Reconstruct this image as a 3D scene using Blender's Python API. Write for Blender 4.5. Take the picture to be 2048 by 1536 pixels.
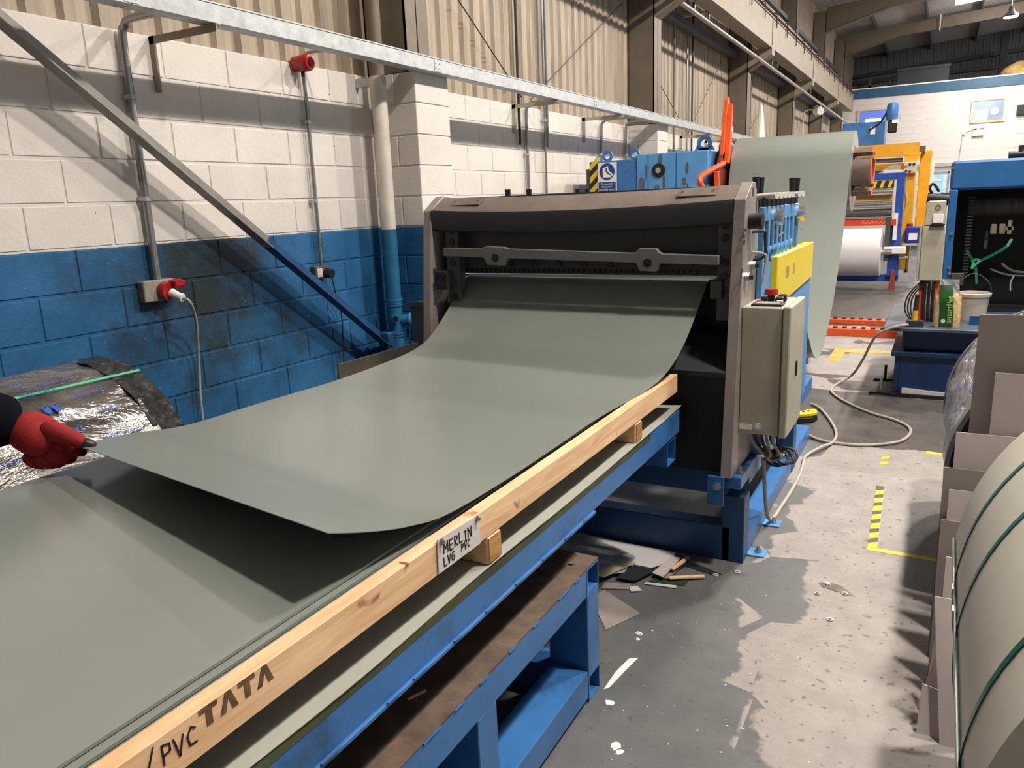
import bpy, bmesh, math, random
from mathutils import Vector, Matrix
random.seed(7)
SC = bpy.context.scene
COL = SC.collection
for o in list(bpy.data.objects):
    bpy.data.objects.remove(o)

# ------------------------------------------------------------------ camera
CAM_H = 1.717
cd = bpy.data.cameras.new('camera'); cam = bpy.data.objects.new('camera', cd); COL.objects.link(cam)
cd.sensor_width = 36.0; cd.lens = 1542.25 / 2048 * 36.0; cd.clip_start = 0.05; cd.clip_end = 200
_y, _p, _r = (math.radians(a) for a in (-29.156, 13.172, -2.3048))
_f = Vector((math.sin(_y) * math.cos(_p), math.cos(_y) * math.cos(_p), -math.sin(_p)))
_rt = Vector((math.cos(_y), -math.sin(_y), 0)); _up = _rt.cross(_f)
_r2 = math.cos(_r) * _rt + math.sin(_r) * _up; _u2 = -math.sin(_r) * _rt + math.cos(_r) * _up
_m = Matrix((_r2, _u2, -_f)).transposed().to_4x4(); _m.translation = (0, 0, CAM_H)
cam.matrix_world = _m
SC.camera = cam

# ------------------------------------------------------------------ light and exposure
LAMP_W = 372.0
ROOF_FILL_W = 280.0
AMBIENT = 0.5
EXPOSURE = 0.0
w = bpy.data.worlds.new('world'); SC.world = w; w.use_nodes = True
w.node_tree.nodes['Background'].inputs[0].default_value = (0.92, 0.95, 1.0, 1)
w.node_tree.nodes['Background'].inputs[1].default_value = AMBIENT
SC.view_settings.view_transform = 'Standard'; SC.view_settings.look = 'None'
SC.view_settings.exposure = EXPOSURE; SC.view_settings.gamma = 1.0; SC.view_settings.use_curve_mapping = False
LAMPS = [(1.32, y, 6.62) for y in (3.05, 6.4, 10.4, 15.2, 20.0, 24.6, 29.4)]

# ------------------------------------------------------------------ materials
MATS = {}
def srgb(c):
    if isinstance(c, str):
        c = tuple(int(c[i:i + 2], 16) / 255 for i in (0, 2, 4))
    return tuple(x / 12.92 if x <= 0.04045 else ((x + 0.055) / 1.055) ** 2.4 for x in c) + (1,)
def N(nt, typ, **kw):
    n = nt.nodes.new(typ)
    for k, v in kw.items():
        if k in n.inputs.keys():
            n.inputs[k].default_value = v
        else:
            setattr(n, k, v)
    return n
def ramp(nt, a, b):
    r = nt.nodes.new('ShaderNodeValToRGB'); r.color_ramp.elements[0].position = a; r.color_ramp.elements[1].position = b
    return r
def mixc(nt, fac, a, b):
    m = nt.nodes.new('ShaderNodeMix'); m.data_type = 'RGBA'
    for s, v in ((0, fac), (6, a), (7, b)):
        if hasattr(v, 'links'): nt.links.new(v, m.inputs[s])
        else: m.inputs[s].default_value = v
    return m.outputs[2]
def new_mat(name):
    m = bpy.data.materials.new(name); m.use_nodes = True
    nt = m.node_tree; return m, nt, nt.nodes['Principled BSDF']
def coords(nt, space='Object'):
    return nt.nodes.new('ShaderNodeTexCoord').outputs[space]
def mat(name, col, rough=0.5, metal=0.0, var=0.08, scale=6.0, bump=0.0, dirt=None, dirt_at=(0.55, 0.75), dirt_scale=2.5, stretch=None, emit=0.0, alpha=1.0, coat=0.0, spec=0.5):
    if name in MATS: return MATS[name]
    m, nt, b = new_mat(name); MATS[name] = m
    c = srgb(col)
    co = coords(nt)
    if stretch:
        mp = nt.nodes.new('ShaderNodeMapping'); mp.inputs['Scale'].default_value = stretch
        nt.links.new(co, mp.inputs['Vector']); co = mp.outputs[0]
    n = N(nt, 'ShaderNodeTexNoise', Scale=scale, Detail=5.0, Roughness=0.6); nt.links.new(co, n.inputs['Vector'])
    r = ramp(nt, 0.3, 0.7); nt.links.new(n.outputs[0], r.inputs[0])
    lo = tuple(max(0, x * (1 - var * 1.6)) for x in c[:3]) + (1,); hi = tuple(min(1, x * (1 + var * 1.6)) for x in c[:3]) + (1,)
    out = mixc(nt, r.outputs[0], lo, hi)
    if dirt:
        n2 = N(nt, 'ShaderNodeTexNoise', Scale=dirt_scale, Detail=8.0, Roughness=0.7); nt.links.new(co, n2.inputs['Vector'])
        r2 = ramp(nt, *dirt_at); nt.links.new(n2.outputs[0], r2.inputs[0])
        out = mixc(nt, r2.outputs[0], out, srgb(dirt))
    nt.links.new(out, b.inputs['Base Color'])
    b.inputs['Roughness'].default_value = rough; b.inputs['Metallic'].default_value = metal
    b.inputs['Specular IOR Level'].default_value = spec
    if coat: b.inputs['Coat Weight'].default_value = coat
    if emit:
        b.inputs['Emission Color'].default_value = c; b.inputs['Emission Strength'].default_value = emit
    if alpha < 1: b.inputs['Alpha'].default_value = alpha
    if bump:
        bp = N(nt, 'ShaderNodeBump', Strength=bump, Distance=0.01)
        n3 = N(nt, 'ShaderNodeTexNoise', Scale=scale * 8, Detail=4.0); nt.links.new(co, n3.inputs['Vector'])
        nt.links.new(n3.outputs[0], bp.inputs['Height']); nt.links.new(bp.outputs[0], b.inputs['Normal'])
    return m

def wall_material():
    m, nt, b = new_mat('painted_block'); MATS['painted_block'] = m
    geo = nt.nodes.new('ShaderNodeNewGeometry'); pos = geo.outputs['Position']
    sep = nt.nodes.new('ShaderNodeSeparateXYZ'); nt.links.new(pos, sep.inputs[0])
    oi = nt.nodes.new('ShaderNodeObjectInfo')
    # paint line at 1.575 m, a little ragged
    nl = N(nt, 'ShaderNodeTexNoise', Scale=9.0, Detail=3.0); nt.links.new(pos, nl.inputs['Vector'])
    ma = N(nt, 'ShaderNodeMath', operation='MULTIPLY_ADD'); nt.links.new(nl.outputs[0], ma.inputs[0]); ma.inputs[1].default_value = 0.012; ma.inputs[2].default_value = 1.566
    gt = N(nt, 'ShaderNodeMath', operation='GREATER_THAN'); nt.links.new(sep.outputs[2], gt.inputs[0]); nt.links.new(ma.outputs[0], gt.inputs[1])
    # white paint: blotchy, two coats
    nw = N(nt, 'ShaderNodeTexNoise', Scale=1.6, Detail=6.0, Roughness=0.65); nt.links.new(pos, nw.inputs['Vector'])
    rw = ramp(nt, 0.35, 0.7); nt.links.new(nw.outputs[0], rw.inputs[0])
    white = mixc(nt, rw.outputs[0], srgb('cdc5bd'), srgb('dcd5cc'))
    # blue paint with black scuffing
    nb = N(nt, 'ShaderNodeTexNoise', Scale=3.0, Detail=7.0, Roughness=0.6); nt.links.new(pos, nb.inputs['Vector'])
    rb = ramp(nt, 0.3, 0.7); nt.links.new(nb.outputs[0], rb.inputs[0])
    blue = mixc(nt, rb.outputs[0], srgb('1f517a'), srgb('336a97'))
    # smoke-black scuffing around the sockets
    ns = N(nt, 'ShaderNodeTexNoise', Scale=2.2, Detail=8.0, Roughness=0.7); nt.links.new(pos, ns.inputs['Vector'])
    dv = N(nt, 'ShaderNodeVectorMath', operation='DISTANCE'); nt.links.new(pos, dv.inputs[0]); dv.inputs[1].default_value = (-3.92, 3.25, 1.30)
    mr = N(nt, 'ShaderNodeMapRange'); nt.links.new(dv.outputs['Value'], mr.inputs[0]); mr.inputs[1].default_value = 0.15; mr.inputs[2].default_value = 1.25; mr.inputs[3].default_value = 0.34; mr.inputs[4].default_value = -0.1
    ad = N(nt, 'ShaderNodeMath', operation='ADD'); nt.links.new(ns.outputs[0], ad.inputs[0]); nt.links.new(mr.outputs[0], ad.inputs[1])
    rs = ramp(nt, 0.55, 0.85); nt.links.new(ad.outputs[0], rs.inputs[0])
    blue = mixc(nt, rs.outputs[0], blue, srgb('2b3436'))
    # small pale chips in the blue
    nc = N(nt, 'ShaderNodeTexNoise', Scale=60.0, Detail=2.0); nt.links.new(pos, nc.inputs['Vector'])
    rc = ramp(nt, 0.74, 0.76); nt.links.new(nc.outputs[0], rc.inputs[0])
    blue = mixc(nt, rc.outputs[0], blue, srgb('7f9fb0'))
    # dark pits in the white
    nd = N(nt, 'ShaderNodeTexNoise', Scale=26.0, Detail=2.0); nt.links.new(pos, nd.inputs['Vector'])
    rd = ramp(nt, 0.755, 0.78); nt.links.new(nd.outputs[0], rd.inputs[0])
    white = mixc(nt, rd.outputs[0], white, srgb('8d8378'))
    col = mixc(nt, gt.outputs[0], blue, white)
    hv = N(nt, 'ShaderNodeHueSaturation'); nt.links.new(col, hv.inputs['Color'])
    mv = N(nt, 'ShaderNodeMapRange'); nt.links.new(oi.outputs['Random'], mv.inputs[0]); mv.inputs[3].default_value = 0.96; mv.inputs[4].default_value = 1.03
    nt.links.new(mv.outputs[0], hv.inputs['Value']); nt.links.new(hv.outputs[0], b.inputs['Base Color'])
    rr = N(nt, 'ShaderNodeMapRange'); nt.links.new(gt.outputs[0], rr.inputs[0]); rr.inputs[3].default_value = 0.33; rr.inputs[4].default_value = 0.6
    nt.links.new(rr.outputs[0], b.inputs['Roughness'])
    bp = N(nt, 'ShaderNodeBump', Strength=0.35, Distance=0.006)
    n3 = N(nt, 'ShaderNodeTexNoise', Scale=55.0, Detail=4.0); nt.links.new(pos, n3.inputs['Vector'])
    nt.links.new(n3.outputs[0], bp.inputs['Height']); nt.links.new(bp.outputs[0], b.inputs['Normal'])
    return m

def floor_material():
    m, nt, b = new_mat('worn_floor'); MATS['worn_floor'] = m
    pos = nt.nodes.new('ShaderNodeNewGeometry').outputs['Position']
    sep = nt.nodes.new('ShaderNodeSeparateXYZ'); nt.links.new(pos, sep.inputs[0])
    def math_(op, a, bb, c=None):
        n = N(nt, 'ShaderNodeMath', operation=op)
        for i, v in enumerate((a, bb, c)):
            if v is None: continue
            if hasattr(v, 'links'): nt.links.new(v, n.inputs[i])
            else: n.inputs[i].default_value = v
        return n.outputs[0]
    def noise(s, d=6.0, r=0.6):
        n = N(nt, 'ShaderNodeTexNoise', Scale=s, Detail=d, Roughness=r); nt.links.new(pos, n.inputs['Vector']); return n.outputs[0]
    # bare pale concrete where traffic has worn the grey paint off
    vor = N(nt, 'ShaderNodeTexVoronoi', Scale=2.3); vor.feature = 'F1'; nt.links.new(pos, vor.inputs['Vector'])
    sv = nt.nodes.new('ShaderNodeSeparateColor'); nt.links.new(vor.outputs['Color'], sv.inputs[0])
    edge = math_('MULTIPLY_ADD', sep.outputs[1], 0.075, sep.outputs[0])           # x + 0.075*y
    edge = math_('ADD', edge, math_('MULTIPLY_ADD', sv.outputs[0], 0.30, -0.15))
    edge = math_('ADD', edge, math_('MULTIPLY_ADD', noise(3.5), 0.36, -0.18))
    r1 = ramp(nt, 0.0, 0.02); nt.links.new(math_('MULTIPLY_ADD', edge, 1.0, 0.29), r1.inputs[0])
    far = math_('GREATER_THAN', math_('ADD', sep.outputs[1], math_('MULTIPLY_ADD', noise(2.0), 0.8, -0.4)), 5.55)
    near_mask = math_('MULTIPLY', r1.outputs[0], math_('SUBTRACT', 1.0, far))
    far2 = math_('GREATER_THAN', math_('ADD', sep.outputs[1], math_('MULTIPLY_ADD', sv.outputs[1], 0.9, -0.45)), 7.35)
    far3 = math_('LESS_THAN', math_('ADD', sep.outputs[1], math_('MULTIPLY_ADD', sv.outputs[0], 0.5, -0.25)), 10.6)
    band = math_('MULTIPLY', math_('MULTIPLY', far2, far3), math_('GREATER_THAN', math_('ADD', sv.outputs[2], noise(4.0)), 0.62))
    mask = math_('MAXIMUM', near_mask, band)
    rp = ramp(nt, 0.3, 0.75); nt.links.new(noise(2.0, 8.0, 0.7), rp.inputs[0])
    paint = mixc(nt, rp.outputs[0], srgb('505050'), srgb('6c6b6a'))
    rq = ramp(nt, 0.57, 0.66); nt.links.new(noise(1.1, 5.0), rq.inputs[0])
    paint = mixc(nt, rq.outputs[0], paint, srgb('5b676c'))
    rb_ = ramp(nt, 0.35, 0.75); nt.links.new(noise(5.0, 9.0, 0.75), rb_.inputs[0])
    bare = mixc(nt, rb_.outputs[0], srgb('857e79'), srgb('a09891'))
    rs = ramp(nt, 0.645, 0.665); nt.links.new(noise(17.0, 4.0, 0.55), rs.inputs[0])
    bare = mixc(nt, rs.outputs[0], bare, srgb('6e6763'))
    tar = mixc(nt, rb_.outputs[0], srgb('3b3735'), srgb('5f5954'))
    tarm = math_('MULTIPLY', far, math_('LESS_THAN', math_('ADD', sep.outputs[1], math_('MULTIPLY', noise(1.5), 0.5)), 30.0))
    base = mixc(nt, tarm, paint, tar)
    col = mixc(nt, mask, base, bare)
    rk = ramp(nt, 0.66, 0.68); nt.links.new(noise(38.0, 3.0, 0.5), rk.inputs[0]); col = mixc(nt, math_('MULTIPLY', rk.outputs[0], 0.75), col, srgb('4a4643'))
    # rust-brown oil stains and white paint flecks
    ro = ramp(nt, 0.62, 0.72); nt.links.new(noise(1.7, 9.0, 0.75), ro.inputs[0])
    col = mixc(nt, math_('MULTIPLY', ro.outputs[0], 0.6), col, srgb('4b433c'))
    rw = ramp(nt, 0.76, 0.77); nt.links.new(noise(45.0, 2.0), rw.inputs[0])
    col = mixc(nt, rw.outputs[0], col, srgb('c9c6c0'))
    nt.links.new(col, b.inputs['Base Color'])
    rr = N(nt, 'ShaderNodeMapRange'); nt.links.new(mask, rr.inputs[0]); rr.inputs[3].default_value = 0.45; rr.inputs[4].default_value = 0.62
    nt.links.new(rr.outputs[0], b.inputs['Roughness'])
    bp = N(nt, 'ShaderNodeBump', Strength=0.25, Distance=0.004); nt.links.new(noise(35.0, 5.0), bp.inputs['Height']); nt.links.new(bp.outputs[0], b.inputs['Normal'])
    return m

def wood_material(name, lightc='e0b478', darkc='b8834a'):
    if name in MATS: return MATS[name]
    m, nt, b = new_mat(name); MATS[name] = m
    co = coords(nt); mp = nt.nodes.new('ShaderNodeMapping'); mp.inputs['Scale'].default_value = (9, 1.1, 14); nt.links.new(co, mp.inputs[0])
    n = N(nt, 'ShaderNodeTexNoise', Scale=2.4, Detail=8.0, Roughness=0.6, Distortion=1.2); nt.links.new(mp.outputs[0], n.inputs['Vector'])
    r = ramp(nt, 0.35, 0.68); nt.links.new(n.outputs[0], r.inputs[0])
    col = mixc(nt, r.outputs[0], srgb(lightc), srgb(darkc))
    mp2 = nt.nodes.new('ShaderNodeMapping'); mp2.inputs['Scale'].default_value = (4, 5, 4); nt.links.new(co, mp2.inputs[0])
    n2 = N(nt, 'ShaderNodeTexNoise', Scale=1.3, Detail=3.0, Distortion=1.5); nt.links.new(mp2.outputs[0], n2.inputs['Vector'])
    r2 = ramp(nt, 0.665, 0.72); nt.links.new(n2.outputs[0], r2.inputs[0])
    col = mixc(nt, r2.outputs[0], col, srgb('8a4a22'))
    nt.links.new(col, b.inputs['Base Color']); b.inputs['Roughness'].default_value = 0.65
    return m

def wrap_material(name, c1, c2, rough=0.22, metal=0.75, bstr=0.9, sc=(5, 2.2, 5)):
    m, nt, b = new_mat(name); MATS[name] = m
    co = coords(nt); mp = nt.nodes.new('ShaderNodeMapping'); mp.inputs['Scale'].default_value = sc; nt.links.new(co, mp.inputs[0])
    n = N(nt, 'ShaderNodeTexNoise', Scale=1.6, Detail=6.0, Roughness=0.55, Distortion=1.4); nt.links.new(mp.outputs[0], n.inputs['Vector'])
    r = ramp(nt, 0.35, 0.65); nt.links.new(n.outputs[0], r.inputs[0])
    nt.links.new(mixc(nt, r.outputs[0], srgb(c1), srgb(c2)), b.inputs['Base Color'])
    b.inputs['Roughness'].default_value = rough; b.inputs['Metallic'].default_value = metal
    bp = N(nt, 'ShaderNodeBump', Strength=bstr, Distance=0.05); nt.links.new(n.outputs[0], bp.inputs['Height']); nt.links.new(bp.outputs[0], b.inputs['Normal'])
    return m

WALL = wall_material(); FLOOR = floor_material(); WOOD = wood_material('pale_pine', 'ecc99f', 'd4a577'); 
ENDGRAIN = wood_material('end_grain', 'c99a5c', '8d6030')
SHEET = mat('grey_green_coating', '7f857e', rough=0.24, var=0.015, scale=3, bump=0.006, spec=1.0)
SHEETBACK = mat('grey_primer', '55534f', rough=0.5, var=0.04)
BLUE = mat('blue_machine_paint', '356da8', rough=0.38, var=0.07, dirt='2a4763', dirt_at=(0.52, 0.72), dirt_scale=4, bump=0.03)
BLUEDK = mat('dark_blue_paint', '1d4a78', rough=0.45, var=0.1, dirt='1a2733', dirt_at=(0.5, 0.75))
BLUELT = mat('light_blue_paint', '5590c4', rough=0.4, var=0.06, dirt='3b4a55', dirt_at=(0.6, 0.72))
RUST = mat('rusty_steel_top', '5b4a3d', rough=0.7, var=0.25, scale=14, dirt='8a5a2f', dirt_at=(0.62, 0.72), bump=0.1)
RAG = mat('dull_white_handle', 'c9c2b6', rough=0.5, var=0.1)
GUARD = mat('brown_grey_steel', '6f675f', rough=0.5, var=0.12, dirt='4a443f')
GREYM = mat('machine_grey', '41403e', rough=0.5, var=0.06)
DARKM = mat('dark_machine_grey', '27272a', rough=0.55, var=0.08)
PLATE = mat('light_steel_plate', '9b928c', rough=0.45, metal=0.3, var=0.08, dirt='655d57', dirt_at=(0.58, 0.8))
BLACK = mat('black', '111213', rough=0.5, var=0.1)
CHROME = mat('bright_steel', 'b9b9b6', rough=0.25, metal=0.9, var=0.05)
GALV = mat('galvanised', 'b3b6b6', rough=0.42, metal=0.35, var=0.12, scale=16, dirt='8f9290')
CONDUIT = mat('conduit_steel', '9a9894', rough=0.3, metal=0.75, var=0.06)
TAUPE = mat('taupe_steel', '6d6252', rough=0.55, var=0.08, dirt='4c4439', dirt_at=(0.6, 0.8))
TAUPELT = mat('pale_taupe_steel', '8f8270', rough=0.55, var=0.08)
CLAD = mat('beige_cladding', 'a39480', rough=0.55, var=0.18, scale=1.5, stretch=(1, 6, 0.5), dirt='6f6352', dirt_at=(0.56, 0.78))
DARKCLAD = mat('dark_grey_cladding', '5d5f60', rough=0.6, var=0.06)
ROOFM = mat('pale_roof_sheet', 'b9b2ae', rough=0.5, var=0.05)
WHITEW = mat('white_office_wall', 'd0c8c4', rough=0.6, var=0.03, scale=1.5)
TEAL = mat('teal_blue_band', '1a4f6e', rough=0.5, var=0.05)
RED = mat('red_plastic', 'a31a1e', rough=0.3, var=0.06)
ORANGE = mat('orange_paint', 'd9531e', rough=0.45, var=0.06, dirt='5a3020', dirt_at=(0.62, 0.8))
YELLOW = mat('yellow_paint', 'e8cc14', rough=0.25, var=0.03)
AMBER = mat('amber_machine_paint', 'e2a018', rough=0.4, var=0.08, dirt='7a5a1c', dirt_at=(0.62, 0.8))
BEIGE = mat('beige_enamel', 'a8a28f', rough=0.45, var=0.06, dirt='6f6a5c', dirt_at=(0.6, 0.8), dirt_scale=4)
WHITE = mat('white', 'e4e0da', rough=0.45, var=0.02)
CREAM = mat('cream_coating', 'c9c4b4', rough=0.38, var=0.03)
GREEN = mat('green_strap_plastic', '0c5f4a', rough=0.3, var=0.08)
MINT = mat('mint_strap_plastic', '55b795', rough=0.35, var=0.05)
INK = mat('black_ink', '191613', rough=0.7, var=0.1)
STENCIL = mat('brown_stencil_ink', '63492d', rough=0.8, var=0.3, scale=40)
BLUEINK = mat('blue_print', '2f5fc0', rough=0.4, var=0.05)
NAVYSIGN = mat('navy_sign_blue', '123a7c', rough=0.4, var=0.03)
PANEL = mat('grey_offcut_panel', '857c77', rough=0.45, var=0.02)
PANELLT = mat('pale_offcut_panel', 'bfb3b1', rough=0.45, var=0.02)
CABLEM = mat('pale_grey_cable', 'a39b90', rough=0.55, var=0.04)
DKCABLE = mat('dark_cable', '2c2b2a', rough=0.5, var=0.05)
STRIPY = mat('hazard_black', '1b1b1b', rough=0.5, var=0.1)
HAZY = mat('hazard_yellow', 'd8b91c', rough=0.55, var=0.1, dirt='6b6138', dirt_at=(0.58, 0.7), dirt_scale=9)
OLIVE = mat('shaded_olive', '43482a', rough=0.6, var=0.2)
NAVY = mat('navy_cloth', '0c0d16', rough=0.95, spec=0.1, var=0.15, bump=0.1)
GLOVE = mat('red_knit_glove', '8c1717', rough=0.85, var=0.1, scale=30, bump=0.15)
RUBBER = mat('black_rubber', '1d1e20', rough=0.5, var=0.1)
SKIN = mat('skin', 'c89878', rough=0.6, var=0.04)
HAIR = mat('brown_hair', '2e2018', rough=0.7, var=0.15)
CLEARP = mat('clear_film', 'b9bbb8', rough=0.15, var=0.1, alpha=0.45)
WRAP = wrap_material('silver_wrap', '5c5a58', '8f8c88', rough=0.2, bstr=0.7, sc=(3.2, 1.6, 3.2))
BWRAP = wrap_material('black_foil_wrap', '1a1a1b', '2e2c2b', rough=0.2, metal=0.2, bstr=0.8, sc=(9, 9, 9))
GLASSB = mat('lit_office_pane', '5b74c8', rough=0.2, var=0.25, scale=1.2, emit=0.55)
LAMPON = mat('lamp_lens', 'fff4dc', emit=30.0)
REFLGLOW = mat('reflection_glow', 'f2f7ff', emit=9.0)  # glow for the painted reflection on the office pane, no tube there
ROOFLIGHT = mat('daylit_rooflight', 'eef2f6', emit=1.6)

# ------------------------------------------------------------------ mesh builder
class B:
    def __init__(s): s.v = []; s.f = []
    def add(s, v, f):
        k = len(s.v); s.v += [tuple(p) for p in v]; s.f += [tuple(i + k for i in q) for q in f]; return s
    def box(s, x0, x1, y0, y1, z0, z1):
        v = [(x, y, z) for x in (x0, x1) for y in (y0, y1) for z in (z0, z1)]
        return s.add(v, [(0, 1, 3, 2), (4, 6, 7, 5), (0, 4, 5, 1), (2, 3, 7, 6), (0, 2, 6, 4), (1, 5, 7, 3)])
    def prism(s, pts, axis, a, b):
        n = len(pts)
        def P(p, t): return {'x': (t, p[0], p[1]), 'y': (p[0], t, p[1]), 'z': (p[0], p[1], t)}[axis]
        v = [P(p, a) for p in pts] + [P(p, b) for p in pts]
        f = [tuple(range(n))[::-1], tuple(range(n, 2 * n))] + [(i, (i + 1) % n, n + (i + 1) % n, n + i) for i in range(n)]
        return s.add(v, f)
    def cyl(s, p, q, r, n=14, r2=None, cap=True):
        p, q = Vector(p), Vector(q); d = (q - p).normalized()
        u = d.orthogonal().normalized(); w_ = d.cross(u); r2 = r if r2 is None else r2
        v = [p + (u * math.cos(2 * math.pi * i / n) + w_ * math.sin(2 * math.pi * i / n)) * r for i in range(n)]
        v += [q + (u * math.cos(2 * math.pi * i / n) + w_ * math.sin(2 * math.pi * i / n)) * r2 for i in range(n)]
        f = [(i, (i + 1) % n, n + (i + 1) % n, n + i) for i in range(n)]
        if cap: f += [tuple(range(n))[::-1], tuple(range(n, 2 * n))]
        return s.add(v, f)
    def ring(s, c, axis, r0, r1, a, b, n=48):          # hollow cylinder about axis through c
        vs = []
        for t in (a, b):
            for r in (r0, r1):
                for i in range(n):
                    q = 2 * math.pi * i / n; ca, sa = r * math.cos(q), r * math.sin(q)
                    vs.append({'x': (t, c[0] + ca, c[1] + sa), 'y': (c[0] + ca, t, c[1] + sa), 'z': (c[0] + ca, c[1] + sa, t)}[axis])
        f = []
        for i in range(n):
            j = (i + 1) % n
            f += [(i, n + i, n + j, j), (2 * n + i, 2 * n + j, 3 * n + j, 3 * n + i), (n + i, 3 * n + i, 3 * n + j, n + j), (i, j, 2 * n + j, 2 * n + i)]
        return s.add(vs, f)
    def tube(s, pts, r, n=8, smooth=6, cap=True):
        P = [Vector(p) for p in pts]
        if smooth > 1 and len(P) > 2:
            Q = []
            for i in range(len(P) - 1):
                a, b_, c, d = P[max(i - 1, 0)], P[i], P[i + 1], P[min(i + 2, len(P) - 1)]
                for k in range(smooth):
                    t = k / smooth
                    Q.append(0.5 * (2 * b_ + (c - a) * t + (2 * a - 5 * b_ + 4 * c - d) * t * t + (3 * b_ - a - 3 * c + d) * t ** 3))
            P = Q + [P[-1]]
        v = []; u = None
        for i, p in enumerate(P):
            d = (P[min(i + 1, len(P) - 1)] - P[max(i - 1, 0)]).normalized()
            u = d.orthogonal().normalized() if u is None else (u - d * u.dot(d)).normalized()
            w_ = d.cross(u)
            v += [p + (u * math.cos(2 * math.pi * k / n) + w_ * math.sin(2 * math.pi * k / n)) * r for k in range(n)]
        f = [(i * n + k, i * n + (k + 1) % n, (i + 1) * n + (k + 1) % n, (i + 1) * n + k) for i in range(len(P) - 1) for k in range(n)]
        if cap: f += [tuple(range(n))[::-1], tuple((len(P) - 1) * n + k for k in range(n))]
        return s.add(v, f)
    def bar(s, p, q, w_, h, up=(0, 0, 1)):             # rectangular bar from p to q
        p, q = Vector(p), Vector(q); d = (q - p).normalized(); up = Vector(up)
        a = d.cross(up).normalized() * (w_ / 2); b_ = a.cross(d).normalized() * (h / 2)
        v = [p - a - b_, p + a - b_, p + a + b_, p - a + b_, q - a - b_, q + a - b_, q + a + b_, q - a + b_]
        return s.add(v, [(3, 2, 1, 0), (4, 5, 6, 7), (0, 1, 5, 4), (1, 2, 6, 5), (2, 3, 7, 6), (3, 0, 4, 7)])
    def angle(s, p, q, w_, t, n1, n2):                 # L-section, legs along n1 and n2 from the heel line p-q
        p, q, n1, n2 = Vector(p), Vector(q), Vector(n1), Vector(n2)
        prof = [(0, 0), (w_, 0), (w_, t), (t, t), (t, w_), (0, w_)]
        v = [e + n1 * a + n2 * b_ for e in (p, q) for a, b_ in prof]
        return s.add(v, [(5, 4, 3, 2, 1, 0), (6, 7, 8, 9, 10, 11)] + [(i, (i + 1) % 6, 6 + (i + 1) % 6, 6 + i) for i in range(6)])
    def sqtube_x(s, x0, x1, y0, y1, z0, z1, t=0.006):
        s.box(x0, x1, y0, y1, z0, z0 + t); s.box(x0, x1, y0, y1, z1 - t, z1); s.box(x0, x1, y0, y0 + t, z0 + t, z1 - t); s.box(x0, x1, y1 - t, y1, z0 + t, z1 - t); return s
    def sqtube_y(s, x0, x1, y0, y1, z0, z1, t=0.006):
        s.box(x0, x1, y0, y1, z0, z0 + t); s.box(x0, x1, y0, y1, z1 - t, z1); s.box(x0, x0 + t, y0, y1, z0 + t, z1 - t); s.box(x1 - t, x1, y0, y1, z0 + t, z1 - t); return s
    def grid(s, fn, nu, nv, thick=None):
        top = [Vector(fn(i / nu, j / nv)) for i in range(nu + 1) for j in range(nv + 1)]
        I = lambda i, j: i * (nv + 1) + j
        f = [(I(i, j), I(i + 1, j), I(i + 1, j + 1), I(i, j + 1)) for i in range(nu) for j in range(nv)]
        if thick is None: return s.add(top, f)
        k = len(top); nr = Vector(thick); bot = [p - nr for p in top]
        f2 = [tuple(x + k for x in q[::-1]) for q in f]
        e = [(I(i, 0), I(i + 1, 0)) for i in range(nu)] + [(I(nu, j), I(nu, j + 1)) for j in range(nv)] + [(I(i + 1, nv), I(i, nv)) for i in range(nu)] + [(I(0, j + 1), I(0, j)) for j in range(nv)]
        f3 = [(b_, a, a + k, b_ + k) for a, b_ in e]
        return s.add(top + bot, f + f2 + f3)
    def lathe(s, prof, c, axis='z', n=24):
        v = []
        for r, h in prof:
            for i in range(n):
                q = 2 * math.pi * i / n; a, b_ = r * math.cos(q), r * math.sin(q)
                v.append({'z': (c[0] + a, c[1] + b_, c[2] + h), 'x': (c[0] + h, c[1] + a, c[2] + b_), 'y': (c[0] + a, c[1] + h, c[2] + b_)}[axis])
        m = len(prof)
        f = [(i * n + k, i * n + (k + 1) % n, (i + 1) * n + (k + 1) % n, (i + 1) * n + k) for i in range(m - 1) for k in range(n)]
        f += [tuple(range(n))[::-1], tuple((m - 1) * n + k for k in range(n))]
        return s.add(v, f)
    def build(s, name, m, parent=None, bevel=0.0, smooth=False):
        me = bpy.data.meshes.new(name); me.from_pydata([tuple(p) for p in s.v], [], s.f); me.validate()
        bm = bmesh.new(); bm.from_mesh(me)
        bmesh.ops.recalc_face_normals(bm, faces=bm.faces)
        if bevel: bmesh.ops.bevel(bm, geom=[e for e in bm.edges if len(e.link_faces) == 2 and e.calc_face_angle(0) > 0.5], offset=bevel, segments=1, affect='EDGES', clamp_overlap=True)
        bm.to_mesh(me); bm.free()
        if smooth:
            for p in me.polygons: p.use_smooth = True
            try: me.set_sharp_from_angle(angle=math.radians(38))
            except Exception: pass
        o = bpy.data.objects.new(name, me); COL.objects.link(o); me.materials.append(m)
        if parent: o.parent = parent; o.matrix_parent_inverse = parent.matrix_world.inverted() if False else Matrix.Translation(-parent.location)
        return o
def tag(o, label, cat, group=None, kind=None):
    o['label'] = label; o['category'] = cat
    if group: o['group'] = group
    if kind: o['kind'] = kind
    return o
def thing(name, loc, label, cat, group=None):
    o = bpy.data.objects.new(name, None); COL.objects.link(o); o.location = loc; o.empty_display_size = 0.05
    return tag(o, label, cat, group)
def struct(o): o['kind'] = 'structure'; return o
def share(name, src, parent, loc, rot=None, m=None):   # a piece that shares mesh data
    o = bpy.data.objects.new(name, src.data); COL.objects.link(o); o.parent = parent
    o.matrix_parent_inverse = Matrix.Translation(-parent.location); o.location = loc
    if rot: o.rotation_euler = rot
    return o
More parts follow.
